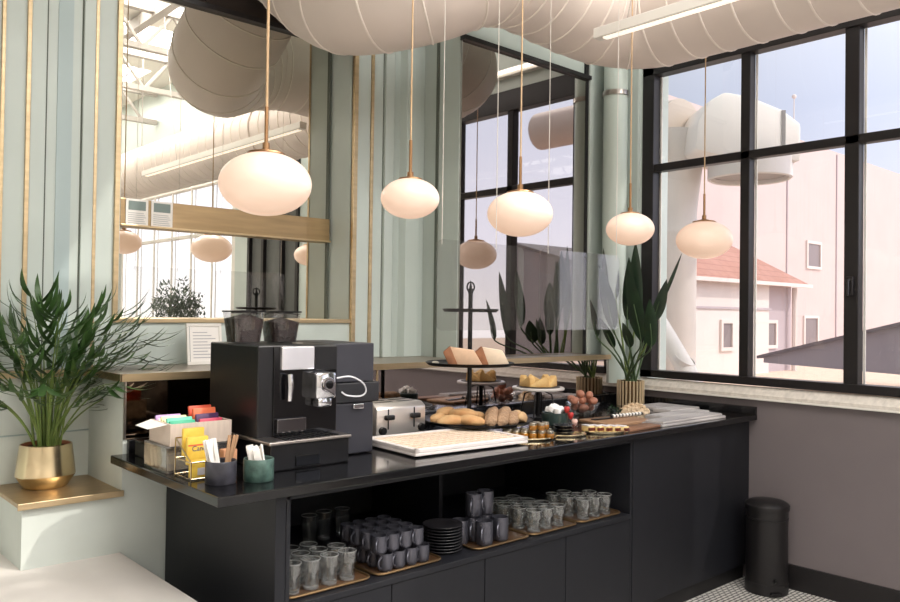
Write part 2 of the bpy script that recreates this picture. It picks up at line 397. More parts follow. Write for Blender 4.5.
# ================================================================ DUCT, BATTEN, PIPE
def smooth_path(ctrl, n=10):
    out = []; P = [Vector(ctrl[0])]+[Vector(c) for c in ctrl]+[Vector(ctrl[-1])]
    for i in range(1, len(P)-2):
        for k in range(n):
            t = k/n; p0, p1, p2, p3 = P[i-1:i+3]
            out.append(.5*((2*p1)+(-p0+p2)*t+(2*p0-5*p1+4*p2-p3)*t*t+(-p0+3*p1-3*p2+p3)*t**3))
    out.append(P[-2]); return out
def duct_mesh(ctrl, r, step=.17, seg=40):
    pts = smooth_path(ctrl, 14); R = []; P = []
    L = 0; last = pts[0]; nxt = step
    # resample with small raised seams
    dense = []
    for a, b in zip(pts, pts[1:]):
        n = max(1, int((b-a).length/.02))
        for i in range(n): dense.append(a.lerp(b, i/n))
    acc = 0
    for i, p in enumerate(dense):
        if i: acc += (p-dense[i-1]).length
        ph = (acc % step)
        bump = .004 if ph < .021 else 0
        P.append(p); R.append(r+bump)
    return MB().tube(P, R, seg)
t = thing('ventilation_duct', 'big cream-painted spiral duct along the window wall bending round the corner overhead', 'duct')
SEAM = mat('duct_seam', (240, 230, 220), .5)
def duct(parent, name, ctrl, r, step):
    pts = smooth_path(ctrl, 24); MB().tube(pts, r, 44).build(name, DUCT, parent, ang=30)
    acc = step*.6; k = 0
    for a, b, c_ in zip(pts, pts[1:], pts[2:]):
        acc += (b-a).length
        if acc >= step:
            acc -= step; k += 1
            if k > 42: break
            d_ = (c_-a).normalized(); q = d_.to_track_quat('Z', 'Y').to_matrix().to_4x4()
            MB().lathe([(r-.004, -.006), (r+.004, -.004), (r+.0055, 0), (r+.004, .004), (r-.004, .006)], seg=44, M=Matrix.Translation(b) @ q).build('seam', SEAM, parent)
duct(t, 'spiral_duct', [(2.75, 2.7, 3.19), (3.0, 2.72, 3.2), (3.25, 2.72, 3.18), (3.5, 2.67, 3.15), (3.67, 2.5, 3.13), (3.7, 2.2, 3.13), (3.7, 1.6, 3.13), (3.7, .8, 3.13), (3.7, 0, 3.13), (3.7, -1.5, 3.13), (3.7, -3.5, 3.13), (3.7, -6.3, 3.13)], .285, .17)
duct(t, 'elbow', [(2.75, 2.7, 3.19), (2.58, 2.73, 3.15), (2.4, 2.83, 3.06), (2.26, 3.0, 3.02), (2.19, 3.2, 3.04), (2.18, 3.4, 3.15), (2.18, 3.58, 3.29), (2.18, 3.72, 3.4), (2.18, 3.835, 3.5)], .292, .19)
for (p, d) in (((3.7, 1.2, 3.13), 'y'), ((2.77, 2.7, 3.191), 'x')):
    M = Matrix.Translation(p) @ (Matrix.Rotation(PI/2, 4, 'X') if d == 'y' else Matrix.Rotation(PI/2, 4, 'Y'))
    MB().lathe([(.285, -.02), (.298, -.018), (.3, 0), (.298, .018), (.285, .02)], seg=40, M=M).build('collar', DUCT, t)
for y in (-4, -2, .6):
    MB().tube([(3.7, y, 3.41), (3.7, y, CEIL)], .006, 6).build('hanger', STEEL, t)
t = thing('ventilation_duct', 'second cream spiral duct high above the counter end, seen in the left mirror', 'duct')
duct(t, 'spiral_duct', [(-4.9, 1.98, 3.6), (-3, 1.98, 3.6), (-1, 1.98, 3.6), (.6, 1.98, 3.6), (1.2, 1.98, 3.6), (1.5, 1.98, 3.66), (1.63, 1.98, 3.85), (1.65, 1.98, 4.2), (1.65, 1.98, CEIL)], .3, .2)
t = thing('batten_light', 'slim white linear batten light hung below the duct near the window', 'light', (3.2, 0, 2.87))
MB().box(-.03, .03, -.6, 2.48, 0, .052, .004).build('housing', WHITE, t, smooth=False)
MB().box(-.018, .018, -.55, 2.43, -.006, 0, .002).build('diffuser', mat('lit_diffuser', (255, 250, 240), .4, emit=(255, 244, 230), es=.8), t, smooth=False)
for y in (.2, 2.3):
    MB().tube([(0, y, .05), (0, y-.4, CEIL-2.87)], .003, 6).build('suspension_wire', STEEL, t)
t = thing('batten_light', 'lit batten light fixed above the window frame, seen in the corner mirror', 'light', (4.36, 2.3, 3.33))
MB().box(0, .05, -.4, .42, -.03, .03, .004).build('housing', WHITE, t, smooth=False)
MB().tube([(-.02, -.38, 0), (-.02, .4, 0)], .014, 10).build('tube', mat('lit_tube', (255, 252, 246), .4, emit=(255, 250, 240), es=4), t)
t = thing('corner_pipe', 'thick sage-painted pipe standing in the corner behind the plant', 'pipe', (4.29, 3.165, ZL))
MB().lathe([(.078, -.18), (.078, 2.0)], seg=32).build('pipe', mat('sage_gloss', (196, 208, 200), .25), t)
for z in (1.68,): MB().lathe([(.078, z), (.088, z), (.088, z+.03), (.078, z+.03)], seg=32).build('bracket', STEEL, t)

# ================================================================ PENDANTS
def pendant(label, x, y, zc, r, cord_r=.0035, top=CEIL):
    t = thing('pendant_lamp', label, 'lamp', (x, y, zc), 0, 'opal pendant lamps over the counter')
    h = r*.69
    prof = [(r*math.sin(PI*k/20), -h*math.cos(PI*k/20)) for k in range(21)]; prof[0] = (0, -h); prof[-1] = (0, h)
    MB().lathe(prof, seg=40).build('shade', OPAL, t)
    MB().lathe([(r*.42, h*.93), (r*.40, h*.985), (r*.2, h*1.05), (.012, h*1.1), (.012, h*1.3), (0, h*1.3)], seg=28).build('cap', PEND_CAP, t)
    MB().tube([(0, 0, h*1.2), (0, 0, h*1.2+.13)], .0065, 10).build('stem', PEND_CAP, t)
    MB().tube([(0, 0, h*1.2+.12), (0, 0, top-zc)], cord_r, 8).build('cord', CORD, t)
pendant('largest-looking opal glass pendant lamp, in front of the left mirror', 1.313, 2.37, 1.916, .151, .005)
pendant('small opal glass pendant lamp in front of the sage pilaster', 1.927, 2.37, 1.933, .112)
pendant('opal glass pendant lamp in front of the corner mirror, above the tiered stand', 2.539, 2.37, 1.931, .142)
pendant('small opal glass pendant lamp against the corner pipe and window frame', 3.342, 2.37, 1.93, .119)
pendant('opal glass pendant lamp hanging in front of the window panes', 4.038, 2.37, 1.925, .153)

# acrylic sneeze guards
def guard(label, x0, x1, wires):
    t = thing('hanging_screen', label, 'screen', ((x0+x1)/2, 2.3, 1.432), 0, 'clear screens hung over the counter')
    h = (x1-x0)/2
    MB().prism(rrect(-h, h, 0, .35, .03), 'y', -.003, .003).build('acrylic_sheet', ACRYL, t, smooth=False)
    for wx in wires: MB().tube([(wx-(x0+x1)/2, 0, .33), (wx-(x0+x1)/2, 0, CEIL-1.432)], .0016, 6).build('wire', mat('steel_wire', (214, 208, 200), .4, .5), t)
guard('clear acrylic screen with rounded corners hung before the black tiered stand', 2.005, 2.488, (2.03, 2.325))
guard('clear acrylic screen with rounded corners hung before the plant reflection', 2.592, 3.16, (2.645, 3.135))

# ================================================================ COUNTER
ct = thing('stone_worktop', 'glossy black stone worktop running along the whole counter', 'worktop', (0, 0, 0))
MB().box(1.10, XR-.003, 2.237, YB-.012, .909, ZC, .004).build('slab', STONE, ct, smooth=False)
tag(MB().box(XR-.026, XR-.002, 2.24, YB-.04, ZC, ZC+.045, .002).build('stone_upstand', STONE, smooth=False), 'black stone upstand along the grey wall under the window sill', 'upstand')
tag(MB().box(1.16, XR-.03, YB-.036, YB-.014, ZC, ZC+.055, .002).build('stone_upstand', STONE, smooth=False), 'long black stone upstand at the back of the worktop below the mirror', 'upstand')

cb = thing('counter_cabinet', 'long black cabinet under the counter with two open shelf bays', 'cabinet', (0, 0, 0))
def bx(name, m=BLACKC, *a, bev=.002): return MB().box(*a, bev).build(name, m, cb, smooth=False)
bx('end_panel', BLACKC, 1.32, 1.358, 2.28, YB-.015, 0.0, .908)
bx('side_panel', BLACKC, 1.362, 1.378, 2.285, YB-.02, .07, .908)
bx('divider', BLACKC, 2.325, 2.347, 2.63, YB-.02, ZS, .89)
bx('side_panel', BLACKC, 3.245, 3.262, 2.285, YB-.02, .07, .908)
bx('top_rail', BLACKC, 1.36, 3.26, 2.285, YB-.02, .886, .908)
bx('shelf_board', BLACKC, 1.378, 3.245, 2.28, YB-.02, ZS-.022, ZS)
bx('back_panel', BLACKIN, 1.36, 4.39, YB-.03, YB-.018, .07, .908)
for a, b in ((1.362, 1.798), (1.802, 2.268), (2.272, 2.768), (2.772, 3.243)):
    bx('door', BLACKC, a, b, 2.285, 2.303, .085, ZS-.024)
bx('front_panel', BLACKC, 3.264, 4.385, 2.282, 2.30, .085, .907)
bx('plinth', mat('black_plinth', (18, 17, 18), .6), 1.36, 4.39, 2.31, 2.33, 0, .085)
bx('filler_strip', BLACKC, 4.387, 4.405, 2.285, 2.4, .085, .907)

# trays and shelf crockery
def tray(label, x0, x1, y0, y1):
    t = thing('serving_tray', label, 'tray', ((x0+x1)/2, (y0+y1)/2, ZS), 0, 'serving trays on the open shelf')
    a, b = (x1-x0)/2, (y1-y0)/2
    MB().prism(rrect(-a+.004, a-.004, -b+.004, b-.004, .03), 'z', .001, .006).build('tray_base', WALNUT, t, smooth=False)
    p = [(x, y, .008) for x, y in rrect(-a, a, -b, b, .035)]
    MB().tube(p, .0048, 8, closed=True).build('rim', mat('dull_brass', (128, 104, 74), .4, .8), t)
ZT = ZS+.007
def tumbler(name='tumbler', label='', group='', r=.033, h=.1):
    t = thing(name, label, 'glass', (0, 0, 0), 0, group)
    prof = [(0, .002), (r*.8, 0), (r*.84, .006), (r*.9, h*.55), (r*.985, h*.62), (r, h*.66), (r, h), (r*.93, h), (r*.92, h*.64), (r*.8, h*.5), (r*.76, .014), (0, .012)]
    MB().lathe(prof, seg=22, flute=lambda k: k in (2, 3, 9, 10)).build('glass_body', GLASST, t, ang=60)
    MB().tube([(r*.965*math.cos(a*PI/10), r*.965*math.sin(a*PI/10), h) for a in range(20)], .0016, 6, closed=True).build('rim', GLASSGLINT, t)
    MB().lathe([(0, .001), (r*.78, .001), (r*.8, .009), (0, .01)], seg=20).build('thick_base', GLASSGLINT, t)
    return t
def mug(label, group, r, h):
    t = thing('mug', label, 'mug', (0, 0, 0), 0, group)
    dark = mat('charcoal_glaze', (92, 92, 101), .32, .65, var=.1, scale=8, spec=.6)
    MB().lathe([(0, .001), (r*.82, 0), (r*.94, .004), (r, .012), (r, h), (r*.93, h), (r*.92, .01), (0, .008)], seg=24).build('cup_body', dark, t)
    MB().tube([(-r*.96, 0, h*.82)]+arc((-r*1.05, 0, h*.5), h*.3, PI/2+.2, 1.5*PI-.2, 8, 'xz')+[(-r*.96, 0, h*.2)], r*.13, 8).build('handle', dark, t)
    return t

tray('brass-rimmed tray of tumblers at the far left end of the open shelf', 1.385, 1.735, 2.315, 2.64)
tray('brass-rimmed tray carrying the double layer of small charcoal mugs', 1.76, 2.075, 2.315, 2.66)
tray('brass-rimmed tray with the tall mugs beside the black plates', 2.255, 2.575, 2.315, 2.62)
tray('brass-rimmed tray of tumblers in the middle of the right shelf bay', 2.585, 2.895, 2.315, 2.70)
tray('brass-rimmed tray of tumblers at the right end of the open shelf', 2.915, 3.225, 2.315, 2.62)
row_w = ['front row', 'second row', 'third row', 'fourth row']
G = Maker(tumbler('tumbler', '', 'clear tumblers on the left tray'))
n_ = 0
for j in range(3):
    for i in range(4):
        if (i, j) == (3, 2): continue
        G.put((1.432+i*.075+j*.006, 2.362+j*.078, ZT), random.random(), 'clear fluted tumbler on the left-end tray, %s, %s from the cabinet end' % (row_w[j], ORD[i]))
G2 = Maker(tumbler('tumbler', '', 'tumblers standing behind the left tray', h=.115))
for i, (x, y) in enumerate(((1.80, 2.84), (1.885, 2.86), (1.97, 2.85))):
    G2.put((x, y, ZS), 0, 'clear tumbler in the dark behind the small mugs, %s from the cabinet end' % ORD[i])
Mg = Maker(mug('', 'small charcoal mugs stacked in two layers', .0285, .064))
for layer in range(2):
    for j in range(4):
        for i in range(4):
            Mg.put((1.82+i*.0585-layer*.02, 2.352+j*.068+layer*.012, ZT+layer*.0645), .55+random.uniform(-.2, .2),
                   'small charcoal mug, %s layer, %s, %s from the tumbler tray' % (['bottom', 'top'][layer], row_w[j], ORD[i]))
pl = tag(MB().lathe([(0, .003), (.045, 0), (.055, .001), (.08, .009), (.0815, .011), (.08, .0125), (.055, .006), (0, .006)], seg=40).build('dinner_plate', mat('black_stoneware', (40, 38, 41), .35, spec=.5)), '', 'plate', 'black plates stacked on the shelf')
P = Maker(pl)
for k in range(9):
    P.put((2.165, 2.425, ZS+k*.0118), 0, 'black stoneware plate, %s' % ('bottom plate of the stack' if k == 0 else 'top plate of the stack' if k == 8 else '%s from the bottom of the stack' % ORD[k]))
Mt = Maker(mug('', 'tall charcoal mugs beside the plates', .035, .098))
for (x, y, l, lab) in ((2.332, 2.353, 0, 'tall charcoal mug in front, nearest the plates'), (2.43, 2.36, 0, 'tall charcoal mug in front, farther from the plates'),
                       (2.266, 2.43, 0, 'tall charcoal mug half hidden behind the plates'),
                       (2.341, 2.428, 0, 'tall charcoal mug behind, under the stacked mug nearest the plates'), (2.414, 2.434, 0, 'tall charcoal mug behind, under the second stacked mug'),
                       (2.341, 2.428, 1, 'tall charcoal mug stacked on top, nearest the plates'), (2.414, 2.434, 1, 'tall charcoal mug stacked on top, farther from the plates')):
    Mt.put((x, y, ZT+l*.0985), .6, lab)
G3 = Maker(tumbler('tumbler', '', 'clear tumblers on the middle tray', r=.035, h=.09))
for j in range(4):
    for i in range(3):
        G3.put((2.645+i*.078-j*.012, 2.362+j*.08, ZT), random.random(), 'clear tumbler on the middle tray, %s, %s from the tall mugs' % (row_w[j], ORD[i]))
G4 = Maker(tumbler('tumbler', '', 'clear tumblers on the right tray', r=.035, h=.09))
for j in range(3):
    for i in range(3):
        if (i, j) == (2, 2): continue
        G4.put((2.985+i*.08-j*.014, 2.362+j*.08, ZT), random.random(), 'clear tumbler on the right-end tray, %s, %s from the middle tray' % (row_w[j], ORD[i]))

# ================================================================ COFFEE MACHINE
cm = thing('coffee_machine', 'black bean-to-cup coffee machine with chrome front standing on the counter', 'coffee machine', (1.404, 2.565, ZC))
MB().box(0, .33, .0, .38, .1, .435, .006).build('body', BLACKP, cm, smooth=False)
MB().box(.0, .33, -.095, .36, 0, .095, .006).build('base_drawer', BLACKP, cm, smooth=False)
MB().box(.10, .2, -.1, -.094, .01, .05, .003).build('drawer_grip', BLACKG, cm, smooth=False)
MB().box(-.012, .33, -.11, .38, .093, .106, .004).build('drip_tray', STEEL, cm, smooth=False)
m = MB()
for k in range(9): m.box(.06+k*.026, .074+k*.026, -.095, -.01, .106, .109)
m.build('drip_grille', BLACKM, cm, smooth=False)
MB().box(.06, .33, -.006, .004, .106, .43, .002).build('front_panel', BLACKG, cm, smooth=False)
MB().box(.085, .222, -.02, 0, .345, .43, .004).build('display', mat('display_chrome', (232, 230, 234), .25, .7), cm, smooth=False)
MB().box(.226, .325, -.016, 0, .34, .43, .003).build('screen_cover', BLACKP, cm, smooth=False)
m = MB(); m.box(.205, .295, -.06, 0, .235, .335, .012); m.box(.218, .28, -.055, -.01, .205, .24, .01)
sp_ = m.build('spout', CHROME, cm)
m = MB(); m.lathe([(0, .012), (.024, .012), (.028, .004), (.028, -.004)], seg=28, M=Matrix.Translation((.252, -.063, .29)) @ Matrix.Rotation(PI/2, 4, 'X'))
kn = m.build('dial', CHROME, sp_)
MB().lathe([(0, .016), (.016, .015), (.017, .008)], seg=24, M=Matrix.Translation((.252, -.063, .29)) @ Matrix.Rotation(PI/2, 4, 'X')).build('dial_face', BLACKG, sp_)
m = MB(); m.tube([(.112, -.03, .33), (.112, -.035, .29), (.112, -.03, .235)], [.011, .011, .008], 12); m.build('hot_water_nozzle', CHROME, cm)
m = MB(); m.box(.07, .19, -.02, .0, .12, .17, .003); m.build('cup_stage', mat('dark_chrome', (120, 118, 122), .15, 1), cm, smooth=False)
MB().lathe([(.0, .0), (.02, 0), (.02, .004), (0, .004)], cx=.22, cy=.1, cz=.435, seg=20).build('lid_button', STEEL, cm)
for i, (hx, lab, fill) in enumerate(((.068, 'left bean hopper', .098), (.226, 'right bean hopper', .085))):
    w0, w1 = .052, .066
    hp = MB(); Z0, Z1 = .437, .555
    def ring(hw, z, dx=hx, dy=.24): return [(dx+x, dy+y, z) for x, y in rrect(-hw, hw, -hw, hw, hw*.45, 4)]
    A, B = ring(w0, Z0), ring(w1, Z1); n = len(A)
    t_ = bmesh.new(); VA = [t_.verts.new(p) for p in A]; VB = [t_.verts.new(p) for p in B]
    for k in range(n): t_.faces.new((VA[k], VA[(k+1) % n], VB[(k+1) % n], VB[k]))
    hp._add(t_); ho = hp.build('bean_hopper', GLASSH, cm)
    fz = Z0+fill; wf = w0+(w1-w0)*fill/.118
    A, B = ring(w0-.0015, Z0+.001), ring(wf-.002, fz-.008)
    bn = MB(); t_ = bmesh.new(); VA = [t_.verts.new(p) for p in A]; VB = [t_.verts.new(p) for p in B]; tc = t_.verts.new((hx, .24, fz+.012))
    for k in range(n): t_.faces.new((VA[k], VA[(k+1) % n], VB[(k+1) % n], VB[k])); t_.faces.new((VB[k], VB[(k+1) % n], tc))
    t_.faces.new(VA[::-1]); bn._add(t_); b_ = bn.build('coffee_beans', BEANM, ho, ang=80); b_['kind'] = 'stuff'
    MB().tube(ring(w1+.001, Z1), .003, 6, closed=True).build('rim', BLACKM, ho)
    MB().box(hx-.035, hx+.035, .24-.04, .24+.04, Z1-.008, Z1+.004, .004).build('lid_grip', BLACKM, ho, smooth=False)
mc = thing('milk_cooler', 'dark grey milk cooler attached to the right of the coffee machine', 'milk cooler', (1.738, 2.565, ZC))
MB().box(0, .19, .02, .38, .285, .436, .004).build('upper_housing', COOLER, mc, smooth=False)
MB().box(-.0, .215, .015, .38, .205, .282, .004).build('middle_housing', mat('darker_grey_plastic', (34, 34, 38), .5), mc, smooth=False)
MB().box(0, .19, .02, .38, .004, .202, .004).build('door', COOLER, mc, smooth=False)
MB().box(.085, .135, .006, .022, .18, .2, .003).build('badge', CHROME, mc, smooth=False)
MB().tube(smooth_path([(.0, .0, .305), (.05, -.02, .31), (.1, -.03, .285), (.12, -.025, .25), (.1, -.015, .232), (.05, .0, .236), (.03, .01, .25)], 6), .0032, 8).build('milk_hose', mat('white_hose', (220, 220, 224), .3), mc)

# ================================================================ TOASTER
ts = thing('toaster', 'brushed steel four-slice toaster beside the milk cooler', 'toaster', (2.145, 2.85, ZC))
MB().prism([(0, .008), (0, .13), (.03, .15), (.2, .15), (.225, .13), (.225, .008)], 'x', 0, .285, .008).build('body', mat('toaster_steel', (236, 228, 222), .34, .75), ts)
m = MB()
for a in (.03, .165):
    for b in (.05, .115, .17): m.box(a, a+.1, b, b+.022, .146, .1505)
m.build('slots', BLACKM, ts, smooth=False)
for x in (.065, .215):
    MB().box(x-.003, x+.003, -.002, .004, .035, .125).build('lever_slot', BLACKM, ts, smooth=False)
    MB().box(x-.024, x+.024, -.022, 0, .078, .1, .005).build('lever', BLACKP, ts)
for x in (.03, .255):
    MB().lathe([(0, .018), (.016, .017), (.018, 0)], seg=20, M=Matrix.Translation((x, .0, .032)) @ Matrix.Rotation(PI/2, 4, 'X')).build('knob', BLACKP, ts)
m = MB()
for x in (.03, .255):
    for y in (.03, .2): m.box(x-.012, x+.012, y-.012, y+.012, 0, .009)
m.build('feet', BLACKP, ts, smooth=False)

# ================================================================ CONDIMENTS AT THE LEFT END
tb = thing('tea_box', 'whitewashed wooden tea box filled with colourful tea bags', 'tea box', (1.13, 2.66, ZC+.092))
m = MB(); m.box(0, .225, 0, .008, 0, .075); m.box(0, .225, .172, .18, 0, .075); m.box(0, .008, .008, .172, 0, .075); m.box(.217, .225, .008, .172, 0, .075); m.box(.008, .217, .008, .172, 0, .006)
m.build('box', CREAMW, tb, smooth=False)
MB().box(.11, .116, .008, .172, .006, .07).build('partition', CREAMW, tb, smooth=False)
MB().quad((-.062, .04, .06), (-.062, .15, .062), (-.001, .17, .076), (-.001, .02, .073)).build('flap', PAPER, tb, smooth=False)
cols = [('green', (38, 158, 120)), ('teal', (90, 190, 160)), ('cream', (236, 226, 186)), ('pale yellow', (240, 232, 170)), ('white', (238, 232, 236)), ('lilac', (184, 150, 200))]
for i, (nm, cc) in enumerate(cols):
    o = MB().box(-.046, .046, -.006, .006, 0, .062, .003).build('tea_bag', mat('tea_'+nm.replace(' ', '_'), cc, .5))
    tag(o, '%s wrapped tea bag in the left half of the tea box' % nm, 'tea bag', 'tea bags'); o.location = (1.13+.06, 2.685+i*.024, ZC+.114+.008*(i % 2)); o.rotation_euler = (-.35, 0, 0)
for i, (nm, cc, z, y) in enumerate([('orange', (226, 112, 72), .04, 2.76), ('dark purple', (74, 40, 84), .022, 2.735), ('raspberry pink', (196, 70, 96), .008, 2.705), ('red-orange', (216, 88, 60), .045, 2.795)]):
    o = MB().box(-.044, .044, -.006, .006, 0, .062, .003).build('tea_bag', mat('tea_'+nm.replace(' ', '_'), cc, .5))
    tag(o, '%s wrapped tea bag in the right half of the tea box' % nm, 'tea bag', 'tea bags'); o.location = (1.30, y, ZC+.102+z); o.rotation_euler = (-.15, 0, .05)
ac = thing('acrylic_container', 'clear acrylic container of napkin sachets under the tea box', 'container', (1.12, 2.665, ZC))
m = MB(); m.box(0, .22, 0, .004, 0, .09); m.box(0, .004, .004, .19, 0, .09); m.box(0, .22, .19, .194, 0, .09); m.box(.216, .22, .004, .19, 0, .09); m.box(0, .22, 0, .194, 0, .003)
m.build('clear_walls', thin_glass('container_acrylic', (.93, .93, .93), .1, .12, edge=.7), ac, smooth=False)
MB().box(.0, .22, 0, .194, .086, .0905).build('rim', mat('grey_rim', (150, 148, 146), .4), ac, smooth=False)
for i in range(5):
    o = MB().box(-.05, .05, -.009, .009, 0, .06, .002).build('sachet', mat('sachet_%d' % i, [(222, 214, 196), (214, 206, 190), (206, 200, 186), (230, 224, 208), (196, 192, 180)][i], .6))
    tag(o, 'pale sachet in the acrylic container, %s from the front' % ORD[i], 'sachet', 'sachets in the acrylic container'); o.location = (1.185, 2.69+i*.034, ZC+.005); o.rotation_euler = (-.2, 0, .1)
bb = thing('storage_box', 'low black box at the back left corner of the counter', 'box', (1.17, 2.93, ZC))
m = MB(); m.box(0, .19, 0, .15, 0, .055, .004); m.build('box', BLACKP, bb, smooth=False); MB().box(-.003, .193, -.003, .153, .055, .062, .003).build('lid', BLACKG, bb, smooth=False)
gr = thing('wire_rack', 'gold wire rack holding yellow sweetener packets at the counter end', 'rack', (1.138, 2.51, ZC))
m = MB(); a, b = .078, .125
for z in (.004, .058):
    m.tube([(0, 0, z), (a, 0, z), (a, b, z), (0, b, z)], .0025, 6, closed=True)
for x, y, h in ((0, 0, .06), (a, 0, .06), (0, b, .125), (a, b, .125)): m.tube([(x, y, 0), (x, y, h)], .0025, 6)
m.tube([(0, 0, .06), (0, b, .125)], .0025, 6); m.tube([(a, 0, .06), (a, b, .125)], .0025, 6); m.tube([(0, b, .125), (a, b, .125)], .0025, 6)
for k in range(4): m.tube([(a*k/3, 0, .004), (a*k/3, b, .004)], .0018, 6)
m.build('wire_frame', BRASSP, gr)
def txt(s, size, m, parent, loc, rot):
    cu = bpy.data.curves.new('lettering', 'FONT'); cu.body = s; cu.size = size; cu.extrude = .0003; cu.align_x = 'CENTER'; cu.materials.append(m)
    oc = bpy.data.objects.new('lettering_curve', cu); me = bpy.data.meshes.new_from_object(oc); bpy.data.objects.remove(oc); o = bpy.data.objects.new('lettering', me); COL.objects.link(o); o.parent = parent; o.location = loc; o.rotation_euler = rot; return o
BLUEI = mat('navy_ink', (60, 64, 110), .6)
for i, (y, z, lab) in enumerate(((2.528, .006, 'yellow sweetener packet standing lowest in the gold rack'), (2.553, .045, 'yellow sweetener packet with blue lettering in the middle of the gold rack'), (2.585, .07, 'yellow sweetener packet at the back of the gold rack'))):
    pk = thing('sweetener_packet', lab, 'packet', (1.177, y, ZC+z), 0, 'yellow packets in the gold rack')
    MB().box(-.037, .037, -.008, .008, 0, .092 if i else .058, .003).build('packet', YEL, pk)
    if i == 1:
        txt('Cand', .024, BLUEI, pk, (.004, -.0092, .045), (PI/2, 0, 0))
        MB().box(-.034, .034, -.0086, -.008, .062, .067).build('red_line', mat('packet_red', (214, 96, 60), .5), pk, smooth=False)
    if i == 0:
        MB().box(-.012, .034, -.0088, -.008, .008, .032).build('label_patch', mat('packet_grey', (190, 188, 190), .5), pk, smooth=False)
def stone_cup(label, loc, m):
    t = thing('stone_cup', label, 'cup', loc, 0, 'round stone cups')
    MB().lathe([(0, .002), (.047, 0), (.0495, .004), (.05, .07), (.048, .073), (.045, .07), (.044, .012), (0, .01)], seg=36).build('cup', m, t)
    return t
MARB_B = mat('black_marble', (38, 38, 45), .3, rgb2=(78, 77, 86), scale=18)
MARB_G = mat('green_marble', (36, 60, 55), .3, rgb2=(92, 120, 110), scale=30)
stone_cup('dark grey stone cup of sugar sticks at the counter corner', (1.203, 2.43, ZC), MARB_B)
stone_cup('green marble cup of white sachets next to the coffee machine', (1.318, 2.392, ZC), MARB_G)
for i in range(6):
    a = i/6*2*PI; o = MB().box(-.007, .007, -.002, .002, 0, .135, .0015).build('sugar_stick', PAPER)
    tag(o, 'white paper sugar stick in the dark stone cup, %s of six' % ORD[i], 'sugar stick', 'sugar sticks in the dark stone cup')
    o.location = (1.188+.014*math.cos(a), 2.43+.018*math.sin(a), ZC+.013); o.rotation_euler = (random.uniform(-.18, .18), -.24+random.uniform(-.06, .12), random.uniform(-.5, .5))
for i in range(3):
    o = MB().box(-.006, .006, -.002, .002, 0, .14, .0015).build('stirrer', mat('kraft', (170, 132, 98), .7))
    tag(o, 'brown wooden stirrer in the dark stone cup, %s of three' % ORD[i], 'stirrer', 'stirrers in the dark stone cup')
    o.location = (1.213+.008*i, 2.425+.008*i, ZC+.013); o.rotation_euler = (.05*i, .12+.1*i, .3*i)
for i in range(9):
    a = i*2.4; r_ = .028*math.sqrt((i+.5)/9)
    o = MB().box(-.012, .012, -.003, .003, 0, .1, .002).build('sachet', PAPER)
    tag(o, 'white printed sachet in the green marble cup', 'sachet', 'white sachets in the green marble cup')
    o.location = (1.318+r_*math.cos(a), 2.392+r_*math.sin(a), ZC+.014); o.rotation_euler = (random.uniform(-.3, .3), random.uniform(-.34, .34), random.uniform(-1.5, 1.5))
o = MB().box(0, .05, 0, .035, 0, .085, .003).build('paper_packet', mat('orange_kraft', (206, 150, 112), .7)); tag(o, 'orange-brown paper packet behind the two stone cups', 'packet'); o.location = (1.262, 2.53, ZC)

# framed notice on the ledge
fn = thing('framed_notice', 'white framed notice with printed lines leaning on the brass ledge', 'notice', (1.65, YF-.13, ZL+.002))
R_ = Matrix.Rotation(-.12, 4, 'X')
m = MB(); m.box(-.085, .085, 0, .01, 0, .014, M=R_); m.box(-.085, .085, 0, .01, .176, .19, M=R_); m.box(-.085, -.073, 0, .01, .014, .176, M=R_); m.box(.073, .085, 0, .01, .014, .176, M=R_)
m.build('frame', WHITE, fn, smooth=False)
MB().box(-.073, .073, .004, .008, .014, .176, M=R_).build('sheet', PAPER, fn, smooth=False)
m = MB()
for k in range(9): m.box(-.055, .055-.02*(k % 3), .003, .004, .03+.0145*k, .034+.0145*k, M=R_)
m.build('print', mat('notice_ink', (178, 176, 180), .8), fn, smooth=False)
MB().box(-.073, -.07, .002, .004, .014, .176, M=R_).build('inner_edge', INK, fn, smooth=False)

# ================================================================ TIERED STAND WITH BREAD
SX, SY = 2.66, 2.80
st = thing('tiered_stand', 'tall black three-tier serving stand with ring finial', 'serving stand', (SX, SY, ZC))
MB().tube([(0, 0, .0), (0, 0, .66)], .011, 12).build('pole', BLACKM, st)
MB().lathe([(0, 0), (.09, 0), (.09, .006), (.03, .012), (.012, .03), (0, .03)], seg=32).build('base', BLACKM, st)
def dish(r, z, nm, ox=0, oy=0): return MB().lathe([(0, 0), (r*.93, 0), (r, .012), (r*1.01, .014), (r*.99, .016), (r*.92, .005), (0, .005)], cx=ox, cy=oy, cz=z, seg=48).build(nm, BLACKM, st)
dish(.135, .565, 'top_tier'); dish(.212, .31, 'middle_tier'); dish(.265, .04, 'bottom_tier', .03, -.027)
m = MB(); m.tube(arc((0, 0, .685), .024, 0, 2*PI-.3, 16), .004, 8, closed=True); m.lathe([(0, .655), (.013, .655), (.013, .675), (.008, .68), (0, .72)], seg=14)
m.build('finial', BLACKM, st)
